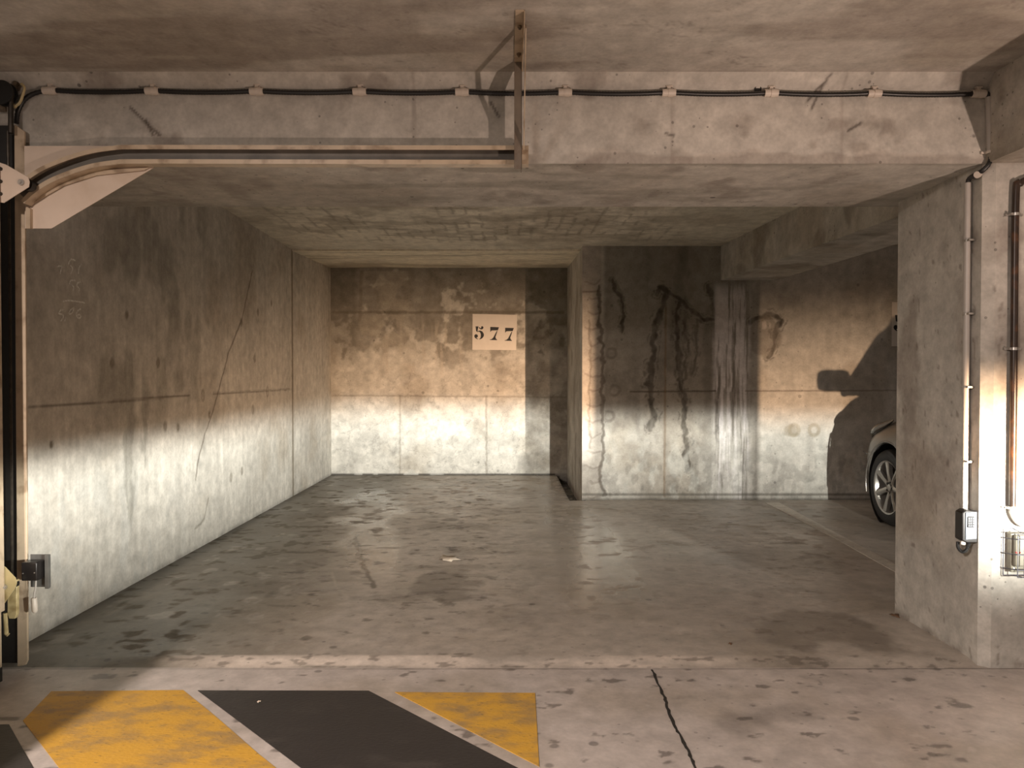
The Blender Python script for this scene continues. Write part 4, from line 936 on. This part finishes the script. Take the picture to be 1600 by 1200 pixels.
b = MB(); b.add([(p[0], p[1], p[2]+0.012) for r in rs[1:5] for p in r[2:5]]+[(p[0], p[1], p[2]-0.02) for r in rs[1:5] for p in r[2:5]], [(i*3+k, i*3+k+1, i*3+k+4, i*3+k+3) for i in range(3) for k in range(2)]+[(12+i*3+k, 12+i*3+k+3, 12+i*3+k+4, 12+i*3+k+1) for i in range(3) for k in range(2)]+[(i*3, i*3+3, 15+i*3, 12+i*3) for i in range(3)]+[(i*3+2, 14+i*3, 17+i*3, i*3+5) for i in range(3)]+[(0, 12, 13, 1), (1, 13, 14, 2), (9, 10, 22, 21), (10, 11, 23, 22)]); b.build('roof', M_CAR, car, 40)
for sx in (-1, 1):
    for pts in (((0.83, 6.05, 1.05), (0.672, 5.38, 1.38), (0.53, 5.0, 1.495)), ((0.83, 4.85, 1.05), (0.664, 4.8, 1.43)), ((0.83, 3.52, 1.05), (0.66, 3.78, 1.36), (0.51, 4.0, 1.46))):
        b = MB(); b.tube([(CX+sx*x, y, z) for x, y, z in pts], 0.032, 8); b.build('window_post', M_CAR, car)
    b = MB(); mx = CX+sx*0.96
    b.add(*(lambda: ([(mx+sx*x*0.115, 5.52+yy*0.06, 1.115+z*0.075) for x, yy, z in [(math.copysign(abs(math.cos(a))**0.5, math.cos(a))*max(0,math.cos(e))**0.6, math.sin(e), math.copysign(abs(math.sin(a))**0.5, math.sin(a))*max(0,math.cos(e))**0.6) for e in [math.radians(-90+22.5*i) for i in range(9)] for a in [math.radians(24*k) for k in range(15)]]], [(i*15+k, i*15+(k+1) % 15, (i+1)*15+(k+1) % 15, (i+1)*15+k) for i in range(8) for k in range(15)]))())
    mr = b.build('door_mirror', M_CAR, car)
    b = MB(); b.tube([(CX+sx*0.80, 5.55, 1.06), (CX+sx*0.90, 5.53, 1.085)], 0.022, 8); b.build('mirror_arm', M_BLACK, mr)
# wheels
def wheel(cx, wy, sx):
    c = Vector((cx, wy, WR)); e = lambda t: sx*t
    b = MB(); b.lathe([(e(.095), .225), (e(.108), .245), (e(.112), .29), (e(.095), .322), (e(.07), .334), (e(-.07), .334), (e(-.095), .322), (e(-.108), .28), (e(-.095), .225)], c, 'x', 48); ty = b.build('tyre', M_TYRE, car, 50)
    b = MB(); b.lathe([(e(.098), .238), (e(.106), .236), (e(.100), .224), (e(.070), .212), (e(-.09), .212), (e(-.09), .238)], c, 'x', 48); rim = b.build('rim', M_ALLOY, ty, 40)
    b = MB(); b.lathe([(e(-.02), 0), (e(-.02), .205), (e(-.03), .205), (e(-.03), 0)], c, 'x', 32); b.build('brake_disc', M_DKSTEEL, rim, 30)
    for k in range(7):
        a = math.radians(90+k*360/7-8); u = Vector((0, math.cos(a), math.sin(a))); v = Vector((0, -math.sin(a), math.cos(a))); X = Vector((sx, 0, 0))
        prof = [(0.045, 0.024, 0.082, 0.035), (0.12, 0.019, 0.094, 0.05), (0.222, 0.030, 0.100, 0.062)]
        vs = []
        for r_, hw, xo, xi in prof: vs += [c+u*r_+v*hw+X*(xo-0.010), c+u*r_+v*hw*0.25+X*xo, c+u*r_-v*hw*0.25+X*xo, c+u*r_-v*hw+X*(xo-0.010), c+u*r_-v*hw+X*xi, c+u*r_+v*hw+X*xi]
        fs = [(i*6+j, i*6+(j+1) % 6, (i+1)*6+(j+1) % 6, (i+1)*6+j) for i in range(2) for j in range(6)]+[tuple(range(6)), tuple(reversed(range(12, 18)))]
        m = MB(); m.add(vs, fs); m.build('spoke', M_ALLOY, ty, 25)
    b = MB(); b.lathe([(e(.03), .068), (e(.076), .066), (e(.082), .056), (e(.070), .036), (e(.070), .034), (e(.086), .030), (e(.090), 0)], c, 'x', 24); b.build('hub_cap', M_ALLOY, ty, 30)
    for k in range(5):
        a = math.radians(90+72*k+20); q = c+Vector((0, .047*math.cos(a), .047*math.sin(a)))
        b = MB(); b.lathe([(e(.06), .010), (e(.085), .010), (e(.088), 0)], q, 'x', 8); b.build('wheel_nut', M_BLACK, ty, 30)
for wy in WY:
    for sx in (-1, 1): wheel(CX+sx*0.755, wy, sx)

# ================================================================== SMALL THINGS ON THE FLOOR
def leaf(name, label, c, size, m, seed, cat):
    r = random.Random(seed); n = 14; b = MB(); vs = [(c.x, c.y, c.z+0.008)]
    for k in range(n):
        a = 2*math.pi*k/n; q = size*(0.55+0.6*r.random())*(1 if k % 2 else 0.7)
        vs.append((c.x+1.0*q*math.cos(a), c.y+1.35*q*math.sin(a), c.z+0.002+0.008*r.random()))
    b.add(vs, [(0, k+1, (k+1) % n+1) for k in range(n)])
    o = b.build(name, m, None, 40, origin=c); s = o.modifiers.new('thick', 'SOLIDIFY'); s.thickness = 0.0012
    return tag(o, label, cat)
leaf('dry_leaf', 'pale torn dry leaf lying in the middle of the bay floor', at_z(703, 873, 0.002), 0.085, M_LEAF, 3, 'leaf')
leaf('dry_leaf', 'small curled brown leaf on the floor at the foot of the pillar', at_z(1399, 963, 0.0), 0.028, M_LEAF2, 5, 'leaf')
leaf('dry_leaf', 'tiny pale leaf scrap on the black floor stripe', at_z(405, 1098, Z_AISLE+0.003), 0.012, M_LEAF, 8, 'leaf')
leaf('dry_leaf', 'tiny brown leaf scrap on the bay floor before the right back wall opening', at_z(1141, 1007, 0.0), 0.012, M_LEAF2, 11, 'leaf')
# unseen bin added outside the frame only to shade the floor along the door
bn = thing('shadow_bin', 'made-up dark grey bin outside the frame, added to shade the floor', 'bin', (-1.95, 1.85, Z_AISLE))
b = MB(); z0_, z1_ = Z_AISLE+0.03, 1.08
b.add([(-2.09, 1.68, z0_), (-1.79, 1.68, z0_), (-1.79, 2.00, z0_), (-2.09, 2.00, z0_), (-2.14, 1.60, z1_), (-1.755, 1.60, z1_), (-1.755, 2.06, z1_), (-2.14, 2.06, z1_)], [(0, 3, 2, 1), (4, 5, 6, 7), (0, 1, 5, 4), (1, 2, 6, 5), (2, 3, 7, 6), (3, 0, 4, 7)]); b.build('shadow_bin_body', M_GREYPLATE, bn, 0, 0.015)
b = MB(); b.box((-2.15, 1.58, 1.081), (-1.75, 2.07, 1.125)); b.build('lid', M_DKBOX, bn, 0, 0.012)
for x_ in (-2.10, -1.80):
    b = MB(); b.lathe([(-0.02, 0), (-0.02, 0.09), (0.02, 0.09), (0.02, 0)], (x_-0.01 if x_ < -2 else x_+0.03, 1.70, Z_AISLE+0.09), 'x', 20); b.build('wheel', M_BLACK, bn, 30)
b = MB(); b.tube([(-2.12, 1.58, 1.02), (-2.12, 1.52, 1.04), (-1.78, 1.52, 1.04), (-1.78, 1.58, 1.02)], 0.013, 8); b.build('handle', M_BLACK, bn)
